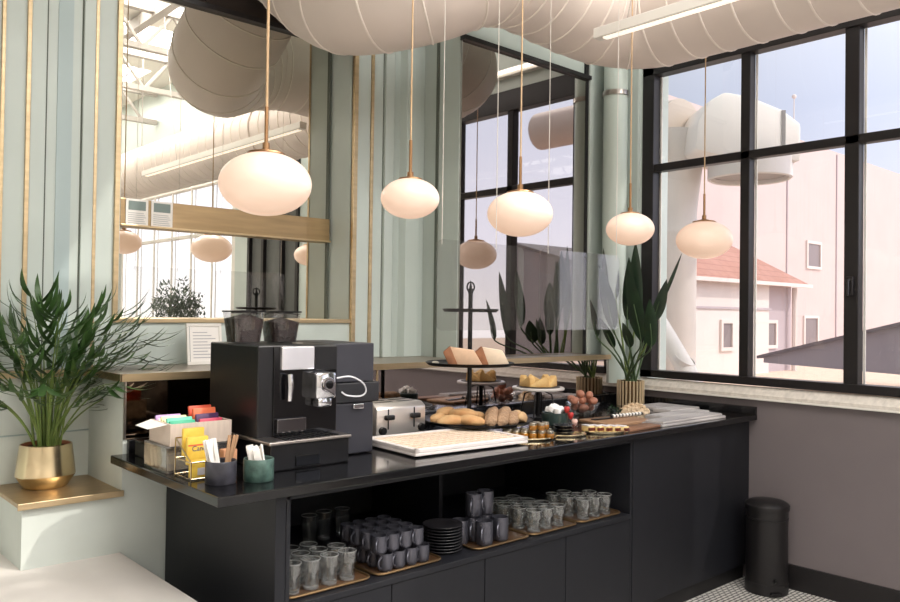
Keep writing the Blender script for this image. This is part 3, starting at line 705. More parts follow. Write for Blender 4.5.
# half loaves on the middle tier
CRUST = mat('brown_crust', (172, 118, 84), .7, rgb2=(140, 92, 64), scale=24, bump=.3); CRUMB = mat('pale_crumb', (226, 190, 158), .75, var=.05, scale=40)
CRUMB2 = mat('white_crumb', (240, 218, 192), .75, var=.04, scale=40)
vr, vf = Vector((.742, -.67, 0)), Vector((.67, .742, 0))
def at(lat, dep, z): p = Vector((SX, SY, ZC))+vr*lat+vf*dep; return (p.x, p.y, ZC+z)
for i, (lat, dep, lab, cr, w_) in enumerate(((-.06, -.09, 'half loaf with pinkish cut face on the middle tier, nearer the sage pilaster', CRUMB, .14), (.085, -.06, 'paler half loaf with white cut face on the middle tier', CRUMB2, .12))):
    t = thing('half_loaf', lab, 'bread', at(lat, dep, .316), -.735, 'half loaves on the middle tier')
    MB().prism([(-w_*.25, .085), (w_*.55, .07), (w_*.85, 0), (0, 0)], 'y', -.035, .035, .004).build('crumb', cr, t)
    MB().prism([(-w_*.25-.034, .06), (-w_*.25, .09), (.004, 0), (-.04, 0)], 'y', -.039, .039, .006).build('crust', CRUST, t)
o = MB().blob(.02, .013, .008, amp=.3, seed=4, flat=-.004).build('butter_curl', mat('butter', (235, 228, 210), .5)); tag(o, 'small white scrap at the left rim of the middle tier', 'butter'); o.location = at(-.165, -.03, .322)
# rolls on the bottom tier
def roll(nm, m, L, W, H, seed):
    b = MB(); b.blob(L, W, H, amp=.13, freq=5, seed=seed, flat=-H*.55); return b.build(nm, m)
PALEB = mat('pale_bread', (226, 190, 140), .7, rgb2=(206, 150, 96), scale=12, bump=.1)
SEEDB = mat('seeded_bread', (150, 116, 88), .85, rgb2=(190, 158, 126), scale=120, bump=.6)
PALES = mat('floury_bread', (214, 180, 136), .8, rgb2=(190, 150, 108), scale=20, bump=.2)
pale = [(-.165, -.10, .05, .032, .9), (-.10, -.16, .07, .034, .2), (-.015, -.17, .07, .034, -.4), (-.13, -.02, .055, .036, .6), (-.05, -.075, .075, .036, -.5), (.0, .0, .06, .034, .2)]
for i, (l, d, L, W, rz) in enumerate(pale):
    o = roll('bread_roll', PALEB, L, W, .028, i); tag(o, 'pale golden bread roll on the bottom tier, %s from the toaster end' % ORD[i], 'bread roll', 'pale rolls on the bottom tier'); o.location = at(l+.02, d, .047+.017+(.02 if i in (3, 4) else 0)); o.rotation_euler = (0, 0, rz-.7)
dk = [(.06, -.15, .048), (.115, -.12, .05), (.165, -.075, .05), (.07, -.03, .05), (.13, .0, .048)]
for i, (l, d, L) in enumerate(dk):
    o = roll('seeded_roll', SEEDB, L+.022, .031, .033, 20+i); tag(o, 'dark seeded bread roll on the bottom tier, %s from the pale rolls' % ORD[i], 'bread roll', 'seeded rolls on the bottom tier'); o.location = at(l+.04, d, .047+.021+(.012 if i > 2 else 0)); o.rotation_euler = (.1, -.12, .55)
for i, (l, d) in enumerate(((.205, -.05), (.19, .02))):
    o = roll('bread_slice', PALES, .055, .02, .03, 40+i); tag(o, ['floury pale bread piece at the window end of the bottom tier', 'floury pale bread piece tucked behind the end piece'][i], 'bread'); o.location = at(l+.045, d, .066); o.rotation_euler = (0, .25, .4)

# white board with wooden grid
gb = thing('bread_board', 'white-framed bread board with a pale wooden grid at the counter edge', 'bread board', (2.285, 2.54, ZC), -.06)
a, b = .3, .185
m = MB(); m.box(-a, a, -b, b, .006, .018, .003); m.box(-a, a, -b, -b+.022, .018, .034, .003); m.box(-a, a, b-.022, b, .018, .034, .003); m.box(-a, -a+.022, -b, b, .018, .034, .003); m.box(a-.022, a, -b, b, .018, .034, .003)
m.build('frame', mat('white_lacquer', (238, 230, 226), .4), gb, smooth=False)
m = MB()
for k in range(15): x = -a+.035+k*(2*a-.07)/14; m.box(x-.009, x+.009, -b+.022, b-.022, .018, .026)
m.build('grid_slats', WICKER, gb, smooth=False)
m = MB()
for k in range(8): y = -b+.035+k*(2*b-.07)/7; m.box(-a+.022, a-.022, y-.009, y+.009, .022, .03)
m.build('grid_crossbars', mat('pale_wood_light', (238, 218, 196), .6), gb, smooth=False)
m = MB()
for x in (-a+.04, a-.04):
    for y in (-b+.04, b-.04): m.lathe([(0, 0), (.01, 0), (.01, .007), (0, .007)], cx=x, cy=y, seg=12)
m.build('feet', BLACKP, gb)

# cake stand
cs = thing('cake_stand', 'white marble cake stand on black wire legs before the mirror', 'cake stand', (3.29, 2.92, ZC))
MB().lathe([(0, .15), (.138, .15), (.142, .154), (.142, .161), (.138, .165), (0, .165)], seg=48).build('marble_plate', mat('white_marble', (222, 216, 210), .3, rgb2=(196, 190, 186), scale=10), cs)
MB().lathe([(0, .165), (.118, .165), (.118, .168), (0, .168)], seg=40).build('slate_mat', mat('slate', (62, 56, 50), .6), cs)
m = MB(); m.tube([(0, 0, 0), (0, 0, .15)], .012, 10); m.lathe([(0, 0), (.07, 0), (.07, .006), (0, .008)], seg=28)
m.build('column', BLACKM, cs)
for k in range(4):
    a = k*PI/2+.5; MB().tube([(math.cos(a)*.02, math.sin(a)*.02, .148), (math.cos(a)*.075, math.sin(a)*.075, .125), (math.cos(a)*.1, math.sin(a)*.1, .0)], .004, 8).build('leg', BLACKM, cs)
CAKE = mat('yellow_cake', (230, 198, 136), .7, rgb2=(204, 156, 92), scale=20, bump=.3)
for i in range(6):
    a = -2.6+i*1.05; l = math.cos(a)*.074; d = math.sin(a)*.068
    p = Vector((3.29, 2.92, 0))+vr*l+vf*d
    o = MB().prism([(-.05, 0), (.05, 0), (.046, .045), (.034, .06), (-.05, .012)], 'y', -.017, .017, .003).build('cake_slice', CAKE)
    tag(o, 'yellow fruit cake wedge on the marble cake stand, %s round from the left' % ORD[i], 'cake', 'cake wedges on the cake stand'); o.location = (p.x, p.y, ZC+.169); o.rotation_euler = (0, 0, a+PI/2-.73)
for i, (l, d, z) in enumerate(((-.012, -.012, .18), (.014, .004, .18))):
    p = Vector((3.29, 2.92, 0))+vr*l+vf*d
    o = MB().blob(.014, .012, .012, seed=i, amp=.2).build('berry', mat('dark_berry', (54, 34, 44), .4)); tag(o, ['dark berry among the cake wedges, nearer the tiered stand', 'dark berry among the cake wedges, nearer the plant'][i], 'berry'); o.location = (p.x, p.y, ZC+z)

# jars tray
jt = thing('oval_tray', 'oval gold tray crowded with little honey jars', 'tray', (2.705, 2.46, ZC), -.45)
MB().lathe([(0, .001), (.95, .001), (1.0, .008), (.99, .012), (.93, .005), (0, .005)], seg=48, sx=.135, sy=.105).build('tray', BRASSP, jt)
HON = mat('honey', (160, 106, 34), .15, rgb2=(112, 72, 22), scale=30, spec=.7); LIDS = mat('silver_lid', (196, 190, 176), .3, 1)
HON2 = mat('olive_jam', (74, 60, 24), .15, rgb2=(120, 92, 30), scale=30, spec=.7)
def jar(m):
    t = thing('honey_jar', '', 'jar', (0, 0, 0), 0, 'little jars on the oval tray')
    MB().lathe([(0, 0), (.0165, 0), (.018, .003), (.018, .02), (.0155, .024), (0, .024)], seg=12).build('jar_glass', m, t)
    MB().lathe([(.0165, .022), (.0172, .023), (.0172, .031), (.0155, .0325), (0, .0325)], seg=14).build('lid', LIDS, t)
    return t
J1, J2 = Maker(jar(HON)), Maker(jar(HON2)); n_ = 0
def jpos(l, d, z): p = Vector((2.705, 2.46, ZC+.006+z))+vr*l+vf*d; return tuple(p)
for j in range(3):
    for i in range(6):
        l, d = -.095+i*.038+(j % 2)*.008, -.045+j*.042
        if abs(l) > .1: continue
        (J2 if (i < 4 and j > 0) else J1).put(jpos(l, d, 0), 0, 'small silver-lidded %s jar on the oval tray, %s, %s from the bread board' % ('dark olive' if (i < 4 and j > 0) else 'amber', row_w[j], ORD[i]))
for i, (l, d) in enumerate(((.02, -.03), (.058, -.025), (.04, .012), (.08, .01))):
    J1.put(jpos(l, d, .033), 0, 'small amber jar stacked on the oval tray, %s of the four upper ones' % ORD[i])

# bowl of white cubes, berries, black dishes on a tray
bw = thing('serving_bowl', 'dark green stone bowl heaped with white cubes', 'bowl', (3.02, 2.57, ZC+.02))
MB().lathe([(0, .0), (.055, 0), (.063, .006), (.065, .06), (.061, .062), (.058, .056), (.056, .012), (0, .012)], seg=36).build('bowl', mat('dark_green_stone', (38, 52, 50), .3, rgb2=(56, 72, 68), scale=20), bw)
MB().lathe([(0, -.02), (.06, -.02), (.062, -.002), (0, 0)], seg=32).build('foot', BLACKM, bw)
for i in range(9):
    a = i*2.4; r_ = .042*math.sqrt(i/9); s_ = .013
    o = MB().box(-s_, s_, -s_, s_, -s_, s_, .003).build('sugar_cube', mat('white_sugar', (242, 240, 238), .7)); tag(o, 'white cube heaped in the dark green bowl', 'cube', 'white cubes in the green bowl')
    o.location = (3.02+r_*math.cos(a), 2.57+r_*math.sin(a), ZC+.085+.022*(1-i/9)); o.rotation_euler = (random.random(), random.random(), random.random())
RED = mat('strawberry_red', (178, 40, 44), .35, rgb2=(206, 70, 60), scale=60); PINKW = mat('pale_pink', (232, 190, 180), .5)
for i, (l, d, z, m_, lab) in enumerate(((.055, -.02, .098, RED, 'red strawberry beside the white cubes'), (.072, -.035, .072, RED, 'second red strawberry on the rim of the green bowl'), (.085, -.075, .045, PINKW, 'pale halved strawberry hanging at the bowl side'))):
    p = Vector((3.02, 2.57, 0))+vr*l+vf*d
    t = thing('strawberry', lab, 'strawberry', (p.x, p.y, ZC+z))
    MB().lathe([(0, -.022), (.006, -.018), (.013, -.004), (.015, .006), (.011, .014), (0, .016)], seg=14).build('fruit', m_, t)
    m = MB()
    for k in range(5): a = k*2*PI/5; m.quad((0, 0, .017), (.006*math.cos(a-.4), .006*math.sin(a-.4), .018), (.015*math.cos(a), .015*math.sin(a), .013), (.006*math.cos(a+.4), .006*math.sin(a+.4), .018))
    m.build('leaves', LEAFS, t, smooth=False)
dt = thing('oval_tray', 'small oval gold tray under the black dishes', 'tray', (2.90, 2.405, ZC), -.6)
MB().lathe([(0, .001), (.95, .001), (1.0, .007), (.99, .011), (.93, .005), (0, .005)], seg=40, sx=.1, sy=.07).build('tray', BRASSP, dt)
bd = tag(MB().lathe([(0, 0), (.035, 0), (.05, .012), (.052, .016), (.047, .015), (.033, .006), (0, .005)], seg=32).build('small_dish', mat('black_glaze', (24, 25, 30), .2, spec=.6)), '', 'dish', 'black dishes stacked on the small tray')
D = Maker(bd)
for k in range(3): D.put((2.895, 2.41, ZC+.006+k*.0135), 0, 'small glossy black dish, %s of the stack of three' % ['bottom', 'middle', 'top'][k])

# gold plate of cake fingers, wooden boards, knife, herbs
gp = thing('oval_tray', 'long gold tray with marbled cake fingers on the counter edge', 'tray', (3.13, 2.345, ZC), -.55)
MB().lathe([(0, .001), (.95, .001), (1.0, .008), (.99, .012), (.93, .005), (0, .005)], seg=40, sx=.12, sy=.062).build('tray', BRASSP, gp)
for i in range(5):
    l = -.085+i*.04; p = Vector((3.13, 2.345, 0))+vr*l
    t = thing('cake_finger', 'cake finger with dark jam stripe on the long gold tray, %s from the dishes' % ORD[i], 'cake', (p.x, p.y, ZC+.006), -.2+.1*i, 'cake fingers on the long gold tray')
    MB().box(-.016, .016, -.032, .032, 0, .026, .004).build('sponge', mat('pale_sponge', (226, 204, 150), .7, rgb2=(210, 180, 120), scale=40), t)
    MB().box(-.017, .017, -.034, -.018, .004, .02, .003).build('jam_stripe', mat('jam', (96, 38, 30), .3), t)
    MB().box(-.0165, .0165, -.02, .033, .024, .029, .002).build('icing', mat('icing', (208, 202, 206), .4), t)
b1 = tag(MB().box(-.14, .2, -.115, .115, 0, .016, .005).build('chopping_board', WOOD), 'broad oak board lying under the striped knife', 'board'); b1.location = (3.44, 2.53, ZC); b1.rotation_euler = (0, 0, -.12)
b2 = tag(MB().box(-.17, .17, -.045, .045, 0, .014, .004).build('chopping_board', mat('dark_oak', (140, 100, 74), .5, rgb2=(116, 82, 60), scale=5, stretch=(1, 10, 10))), 'narrow darker wooden board at the counter edge beside the newspapers', 'board'); b2.location = (3.33, 2.32, ZC); b2.rotation_euler = (0, 0, .06)
kf = thing('bread_knife', 'bread knife with black-and-white beaded handle lying on the oak board', 'knife', (3.57, 2.56, ZC+.027), -.08)
for k in range(9):
    MB().lathe([(0, -.011), (.0085, -.008), (.011, 0), (.0085, .008), (0, .011)], seg=14, M=Matrix.Translation((-.08+k*.026, 0, 0)) @ Matrix.Rotation(PI/2, 4, 'Y')).build('white_bead', mat('white_bead', (236, 232, 226), .3), kf)
MB().tube([(-.1, 0, 0), (.15, 0, 0)], .0075, 10).build('grip', BLACKP, kf)
MB().box(-.24, -.095, -.014, .014, -.0085, -.0045, .001).build('blade', mat('dark_blade', (46, 48, 50), .3, .8), kf, smooth=False)
m = MB()
for k in range(60):
    a = random.random()*2*PI; r_ = random.random()*.05; x, y, z = r_*math.cos(a), r_*math.sin(a), random.random()*.035; s_ = .012
    d = Vector((random.uniform(-1, 1), random.uniform(-1, 1), random.uniform(.2, 1))).normalized(); n = d.cross(Vector((0, 0, 1))).normalized()*s_*.6
    p = Vector((x, y, z)); m.quad(p, p+d*s_+n, p+d*s_*2, p+d*s_-n)
o = m.build('herb_bunch', LEAFS, smooth=False); tag(o, 'green herb bunch between the eggs and the brass pot', 'herbs'); o.location = (3.72, 2.74, ZC)
# pale shredded cheese mound
m = MB(); m.blob(.085, .05, .04, amp=.3, freq=9, seed=2, flat=0)
for k in range(90):
    a = random.random()*2*PI; r_ = .075*math.sqrt(random.random()); z = .045*(1-(r_/.085)**2)
    m.box(-.012, .012, -.0035, .0035, -.0035, .0035, M=Matrix.Translation((r_*math.cos(a), r_*math.sin(a)*.6, z+.004)) @ Matrix.Rotation(random.random()*3, 4, 'Z') @ Matrix.Rotation(random.uniform(-1, 1), 4, 'Y'))
o = m.build('cheese_mound', mat('pale_cheese', (228, 204, 172), .7), smooth=False); tag(o, 'heap of pale shredded cheese in front of the brass pot', 'cheese', kind='stuff'); o.location = (3.90, 2.72, ZC); o.rotation_euler = (0, 0, -.735)
# eggs
eb = thing('egg_bowl', 'clear glass bowl piled with brown eggs', 'bowl', (3.56, 2.83, ZC))
MB().lathe([(0, .0), (.045, .0), (.075, .025), (.095, .07), (.092, .071), (.07, .028), (.04, .006), (0, .005)], seg=36).build('bowl', GLASSH, eb)
EGG = mat('brown_egg', (176, 118, 94), .45, var=.1, scale=12)
eg = [(0, 0, .035), (.045, 0, .045), (-.045, .005, .045), (0, .048, .045), (0, -.048, .045), (.055, -.03, .082), (-.05, -.035, .083), (-.055, .03, .085), (.04, .045, .085), (0, 0, .082), (-.012, -.005, .118), (.038, .0, .112)]
for i, (x, y, z) in enumerate(eg):
    p = Vector((3.56, 2.83, ZC+z))+vr*x+vf*y
    o = MB().lathe([(0, -.024), (.012, -.021), (.0205, -.009), (.022, .0), (.019, .012), (.012, .022), (.006, .0265), (0, .028)], seg=18).build('brown_egg', EGG)
    tag(o, 'brown egg in the glass bowl, %s' % (['hidden at the bottom', 'low on the plant side', 'low on the stand side', 'low at the back', 'low at the front', 'upper, front plant side', 'upper, front stand side', 'upper, back stand side', 'upper, back plant side', 'in the middle of the pile', 'topmost on the stand side', 'topmost on the plant side'][i]), 'egg', 'brown eggs'); o.location = p
    o.rotation_euler = (random.uniform(.9, 1.6), random.uniform(-.5, .5), random.uniform(0, 6))
# newspapers
NEWS = brick_mat('newsprint', (176, 172, 171), (164, 160, 160), (126, 124, 124), 1, .09, .012, .0022, .7)
for i, (x0, x1, y0, y1, z, h, lab) in enumerate(((3.50, 4.12, 2.275, 2.40, 0, .014, 'folded newspaper lying nearest the counter edge'), (3.52, 4.10, 2.285, 2.39, .0145, .012, 'folded newspaper on top of the front pile'), (3.72, 4.2, 2.42, 2.53, 0, .022, 'thick folded newspaper in the middle row'),
                                           (4.02, 4.33, 2.56, 2.68, 0, .02, 'folded newspaper in the back row near the window upstand'), (4.1, 4.35, 2.70, 2.85, 0, .018, 'folded newspaper beside the brass pot'))):
    t = thing('newspaper', lab, 'newspaper', ((x0+x1)/2, (y0+y1)/2, ZC+z), 0, 'folded newspapers by the window')
    a, b = (x1-x0)/2, (y1-y0)/2
    MB().box(-a, a, -b, b, 0, h-.002, .003).build('pages', mat('newspaper_edge', (182, 176, 174), .8), t, smooth=False)
    MB().box(-a+.003, a-.003, -b+.003, b-.003, h-.002, h).build('front_page', NEWS, t, smooth=False)

# ================================================================ PLANTS
# broad-leaved plant in brass ribbed pot
PX, PY = 4.225, 2.98
bp = thing('broad_leaf_plant', 'tall broad-leaved plant in a ribbed brass pot at the window corner', 'plant', (PX, PY, ZC))
seg = 40; m = MB()
m.lathe([(0, 0), (.075, 0), (.078, .003), (.078, .15), (.073, .15), (.072, .14), (0, .14)], seg=32)
pot = m.build('pot', mat('dark_bronze', (96, 74, 48), .35, 1), bp)
m = MB()
for k in range(22): a = 2*PI*k/22; m.tube([(.079*math.cos(a), .079*math.sin(a), .0), (.079*math.cos(a), .079*math.sin(a), .153)], .0065, 8)
m.build('ribs', mat('champagne_brass', (222, 202, 168), .35, .7), pot)
MB().lathe([(0, .143), (.072, .141)], seg=24).build('soil', SOIL, pot)
def leaf_mesh(m, base, tip, width, side=None, curl=.25, n=10, droop=0):
    base, tip = Vector(base), Vector(tip); d = tip-base; L = d.length; dn = d.normalized()
    s_ = Vector(side) if side else dn.cross(Vector((0, 0, 1))); s_ = s_-dn*s_.dot(dn); s_.normalize(); nn = s_.cross(dn)
    t_ = bmesh.new(); rows = []
    for i in range(n+1):
        u = i/n; wv = width*.5*(math.sin(PI*min(1, u**.72))**.8 if 0 < u < 1 else .02)
        c = base+d*u+nn*(-droop*math.sin(PI*u))+Vector((0, 0, -droop*u*u))
        rows.append([t_.verts.new(c-s_*wv+nn*curl*wv), t_.verts.new(c), t_.verts.new(c+s_*wv+nn*curl*wv)])
    for A, B in zip(rows, rows[1:]):
        for k in range(2): t_.faces.new((A[k], A[k+1], B[k+1], B[k]))
    m._add(t_)
def lp(lat, dep, z): p = vr*lat+vf*dep; return (p.x, p.y, z)
K = .0063
def px(x, y, dep=0): return lp((x-631)*K, dep, 1.5-(y-315.2)*K-ZC)     # sketch units converted to metres around the plant
leaves = [((627, 321), (628, 257), .1, 0), ((636, 332), (637, 240), .1, .06), ((650, 323), (664, 279), .11, -.04), ((660, 304), (681, 252), .035, .0), ((619, 300), (617, 250), .05, .1),
          ((611, 348), (596, 318), .07, -.1), ((624, 347), (616, 322), .1, -.16), ((641, 345), (648, 320), .06, -.12), ((628, 340), (612, 270), .10, -.34), ((604, 312), (603, 248), .085, .02),
          ((606, 330), (590, 268), .10, -.24), ((634, 345), (630, 300), .08, -.42), ((596, 338), (588, 300), .07, -.05)]
for i, (b, t_, wd, dep) in enumerate(leaves):
    B, T = Vector(px(*b, dep)), Vector(px(*t_, dep*1.15)); a = i*1.9
    m = MB(); leaf_mesh(m, B, T, wd, side=(.35*math.sin(a*2.3), 1, 0), curl=.22)
    lf = m.build('leaf', LEAFS, bp, ang=80)
    r0 = Vector((.03*math.cos(a), .03*math.sin(a), .14)); mid = r0.lerp(B, .5)+Vector((0, 0, .03))
    MB().tube(smooth_path([r0, mid, B, B.lerp(T, .5)], 5), [.0065]*6+[.005]*5+[.003]*5, 7).build('stalk', STEMP if i in (1, 4, 7) else mat('dark_stalk', (70, 92, 58), .5), lf)

# areca palm on brass shelf
sh = thing('plant_shelf', 'brass-topped shelf carrying the palm in the left corner', 'shelf', (0, 0, 0))
MB().box(.785, 1.148, YB-.02, YF-.1, .783, .799, .002).build('board', BRASSW, sh, smooth=False)
MB().box(.78, 1.15, YB-.026, YB-.019, .779, .803, .002).build('front_edge', BRASS, sh, smooth=False)
AX, AY, AZ = .945, 3.40, .8
pp = thing('potted_palm', 'leafy green palm in a faceted brass pot on the brass shelf', 'plant', (AX, AY, AZ))
pot = MB().lathe([(0, 0), (.076, 0), (.08, .003), (.107, .046), (.108, .052), (.094, .166), (.09, .168), (.086, .16), (.095, .055), (.07, .02), (0, .02)], seg=40).build('pot', BRASSP, pp, ang=25)
MB().lathe([(.0, .15), (.06, .15), (.086, .157), (.088, .165), (.083, .167), (.078, .157)], seg=32).build('inner_pot', TERRA, pot)
MB().lathe([(0, .158), (.08, .154)], seg=24).build('soil', SOIL, pot)
def frond(az, lean, L, droop, seed, parent, base_r=.045):
    rnd = random.Random(seed)
    r0 = Vector((math.cos(az)*base_r*rnd.random(), math.sin(az)*base_r*rnd.random(), .155)); d = Vector((math.cos(az), math.sin(az), 0)); m = MB(); pts = []
    lim = YF-.025-AY
    for i in range(15):
        u = i/14; L_ = L*.98; out = L_*math.sin(lean)*(.5*u+.95*u*u); up = L_*(math.cos(lean)*u-(droop+.04)*u*u*u)
        p = r0+d*out+Vector((0, 0, up)); p.y = min(p.y, lim-.01); pts.append(p)
    st_ = MB().tube(pts, [.0045-.0035*i/14 for i in range(15)], 6)
    side = Vector((-d.y, d.x, 0))
    for i in range(6, 15):
        p = pts[i]; tg = (pts[min(14, i+1)]-pts[i-1]).normalized(); u = i/14
        for sgn in ((-1, 1) if i < 14 else (0,)):
            ll = L*(.25+.17*math.sin(PI*min(1, (u-.35)/.75)))*rnd.uniform(.8, 1.15)
            dr = (tg*1.0+side*sgn*rnd.uniform(.4, .7)+Vector((0, 0, rnd.uniform(-.1, .2)))).normalized()
            q = p+Vector((rnd.uniform(-.004, .004), rnd.uniform(-.004, .004), rnd.uniform(-.012, .012)))
            tip = q+dr*ll+Vector((0, 0, -ll*.3*rnd.random()))
            if tip.y > lim: tip = tip-Vector((0, tip.y-lim+rnd.random()*.02, 0))
            leaf_mesh(m, q, tip, .022*rnd.uniform(.7, 1.2), curl=.25, n=6, droop=ll*.15)
    for v in m.bm.verts:
        if v.co.y > lim: v.co.y = lim
    fo = m.build('frond', LEAFP, parent, ang=80)
    st_.build('frond_stem', STEMP, fo)
# azimuth 0 = along +X (towards the counter)
spec = [(-.35, .42, .62, .14), (.1, .5, .56, .2), (-.75, .26, .64, .10), (-1.2, .36, .54, .18), (-1.7, .24, .62, .08), (-2.2, .4, .60, .15), (-2.7, .3, .66, .1), (3.0, .42, .60, .18),
        (.6, .25, .58, .1), (-.9, .5, .44, .24), (-2.9, .6, .5, .26), (-.15, .68, .46, .26), (-.5, .16, .62, .05), (-1.9, .5, .46, .24), (-2.35, .12, .64, .05), (3.3, .55, .46, .22), (-.05, .3, .62, .1), (2.4, .2, .6, .1), (1.6, .1, .6, .05),
        (-.2, .55, .5, .2), (-2.6, .5, .56, .2), (-1.4, .12, .6, .06), (.3, .35, .46, .14)]
for i, s_ in enumerate(spec): frond(*s_, 100+i, pp)
for k in range(26):
    a = random.random()*2*PI; r_ = .05*random.random(); b = random.random()*2*PI
    MB().tube([(r_*math.cos(a), r_*math.sin(a), .15), (r_*1.4*math.cos(a), r_*1.4*math.sin(a), .3), (r_*2.2*math.cos(a), min(r_*2.2*math.sin(a), .18), .42)], [.004, .0035, .002], 6).build('stem', STEMP, pp)

# olive tree reflected in the mirror
ol = thing('olive_tree', 'grey-green olive tree standing by the hall windows, seen in the left mirror', 'tree', (3.85, -1.2, 0))
MB().lathe([(0, 0), (.16, 0), (.2, .36), (.19, .37), (.17, .33), (0, .33)], seg=28).build('planter', mat('pale_planter', (196, 186, 172), .6), ol)
MB().tube([(0, 0, .3), (.02, 0, .8), (-.01, .01, 1.35)], [.03, .024, .014], 10).build('trunk', BARK, ol)
m = MB()
for k in range(1700):
    v = Vector((random.gauss(0, 1), random.gauss(0, 1), random.gauss(0, 1))).normalized()*random.random()**.4
    p = Vector((v.x*.3, v.y*.3, 1.5+v.z*.26+.12*math.sin(9*v.x)*v.z)); d = Vector((random.uniform(-1, 1), random.uniform(-1, 1), random.uniform(-.2, 1))).normalized()
    n = d.cross(Vector((0, 0, 1))).normalized()*.012; m.quad(p, p+d*.03+n, p+d*.07, p+d*.03-n)
m.build('crown', LEAFO, ol, smooth=False)

# ================================================================ TRASH CAN
tc = thing('pedal_bin', 'tall black pedal bin between the cabinet end and the grey wall', 'bin', (4.272, 2.11, 0))
BIN = mat('black_bin', (32, 30, 31), .38, .3)
MB().lathe([(0, .0), (.108, 0), (.113, .004), (.113, .06), (.11, .062), (.11, .4), (.113, .402), (.113, .408), (.11, .41), (.11, .455), (0, .455)], seg=40).build('body', BIN, tc)
MB().lathe([(.117, .452), (.118, .475), (.112, .482), (.09, .494), (.05, .503), (0, .506)], seg=40).build('lid', BIN, tc)
m = MB(); m.box(-.03, .03, -.135, -.1, .012, .026, .004, M=Matrix.Rotation(-.7, 4, 'Z')); m.build('pedal', BLACKM, tc)
m = MB()
for k in range(3): m.tube([(.014*math.cos(k*2*PI/3+PI/2)-.08, -.0868+.0, .085+.014*math.sin(k*2*PI/3+PI/2)), (-.08, -.0868, .085)], .005, 6)
m.build('emblem', BLACKM, tc)
MB().box(.1, .122, -.03, .03, .44, .48, .004).build('hinge', BIN, tc)

# ================================================================ OUTSIDE
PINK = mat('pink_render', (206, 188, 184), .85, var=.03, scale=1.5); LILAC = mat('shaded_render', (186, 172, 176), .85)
WHT = mat('white_render', (226, 214, 208), .85, var=.02, scale=2); GLD = mat('dark_window', (130, 117, 117), .4)
YP = 6.6
hb = thing('tall_building', 'tall pale pink rendered building beyond the window', 'building', (0, 0, 0))
MB().box(8.5, 30, YP, YP+4, -4, 4.75).build('wall', PINK, hb, smooth=False)
def wpix(X, z, w_, h_, par, y, tilt=False):
    f = MB(); f.box(X-w_/2, X+w_/2, y-.03, y+.02, z-h_/2, z-h_/2+.05); f.box(X-w_/2, X+w_/2, y-.03, y+.02, z+h_/2-.05, z+h_/2); f.box(X-w_/2, X-w_/2+.05, y-.03, y+.02, z-h_/2+.05, z+h_/2-.05); f.box(X+w_/2-.05, X+w_/2, y-.03, y+.02, z-h_/2+.05, z+h_/2-.05)
    fo = f.build('window', WHT, par, smooth=False)
    MB().box(X-w_/2+.05, X+w_/2-.05, y-.01, y+.01, z-h_/2+.05, z+h_/2-.05).build('pane', GLD, fo, smooth=False)
wpix(15.1, 2.67, .62, .52, hb, YP); wpix(15.0, 1.25, .62, .58, hb, YP)
m = MB()
for X in (14.0, 16.1): m.box(X, X+.03, YP-.02, YP+.01, -4, 4.7)
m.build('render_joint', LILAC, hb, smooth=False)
sb = thing('small_building', 'low white building with red tiled hip roof beyond the window', 'building', (0, 0, 0))
YS = 5.5
MB().box(8.4, 11.15, YS, YS+.95, -4, 2.02).build('wall', WHT, sb, smooth=False)
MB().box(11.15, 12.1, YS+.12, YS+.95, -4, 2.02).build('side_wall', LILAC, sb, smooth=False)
t_ = bmesh.new(); V = [t_.verts.new(p) for p in ((8.2, YS-.15, 2.0), (12.25, YS-.1, 2.0), (12.25, YS+1.0, 2.0), (8.2, YS+1.0, 2.0), (8.6, YS+.9, 2.75), (11.0, YS+.9, 2.75))]
for f in ((0, 1, 5, 4), (1, 2, 5), (2, 3, 4, 5), (3, 0, 4), (3, 2, 1, 0)): t_.faces.new([V[k] for k in f])
m = MB(); m._add(t_); m.build('roof', TILEM, sb, smooth=False)
MB().box(8.2, 12.2, YS-.17, YS-.1, 1.95, 2.0).build('gutter', WHT, sb, smooth=False)
wpix(9.95, 1.25, .34, .42, sb, YS); wpix(11.45, 1.25, .34, .42, sb, YS+.12)
MB().tube([(12.0, YS+.02, 1.95), (12.0, YS+.02, -3)], .04, 8).build('downpipe', WHT, sb)
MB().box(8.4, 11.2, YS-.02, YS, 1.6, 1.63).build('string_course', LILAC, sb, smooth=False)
# extraction plant outside
GALV = mat('galvanised', (222, 215, 210), .55, .1, var=.05, scale=3); GALVW = mat('galvanised_white', (236, 230, 224), .5)
ex = thing('extractor_stack', 'big pale metal extractor stack with hooded outlet outside the window', 'extractor', (6.0, 3.82, 0))
MB().lathe([(.2, -3), (.2, 2.18), (.205, 2.19), (.205, 2.22), (.2, 2.23), (.2, 2.4), (.24, 2.75), (.3, 3.05)], seg=36).build('shaft', GALV, ex)
m = MB(); m.tube(smooth_path([(-.3, 1.2, 3.02), (0, .7, 3.0), (.0, .2, 2.98), (0, -.1, 2.98)], 8), .36, 36); m.build('drum', mat('tan_metal', (196, 182, 168), .6), ex)
hd = bpy.data.objects.new('rain_hood', None); COL.objects.link(hd); hd.parent = ex; hd.location = (0, 3.2-3.82, 1.53); hd.rotation_euler = (0, 0, -.7342)
MB().prism([(-.40, 1.28), (-.385, 1.5), (-.29, 1.67), (-.16, 1.745), (.04, 1.71), (.29, 1.61), (.44, 1.5), (.44, 1.2), (-.05, 1.2)], 'y', -.1, .45, .03).build('hood_shell', GALVW, hd)
MB().lathe([(.31, -.06), (.325, -.05), (.325, .12), (.3, .12), (.3, -.05), (.31, -.06)], cx=.105, cy=.1, cz=1.14, seg=40).build('outlet_ring', GALV, hd)
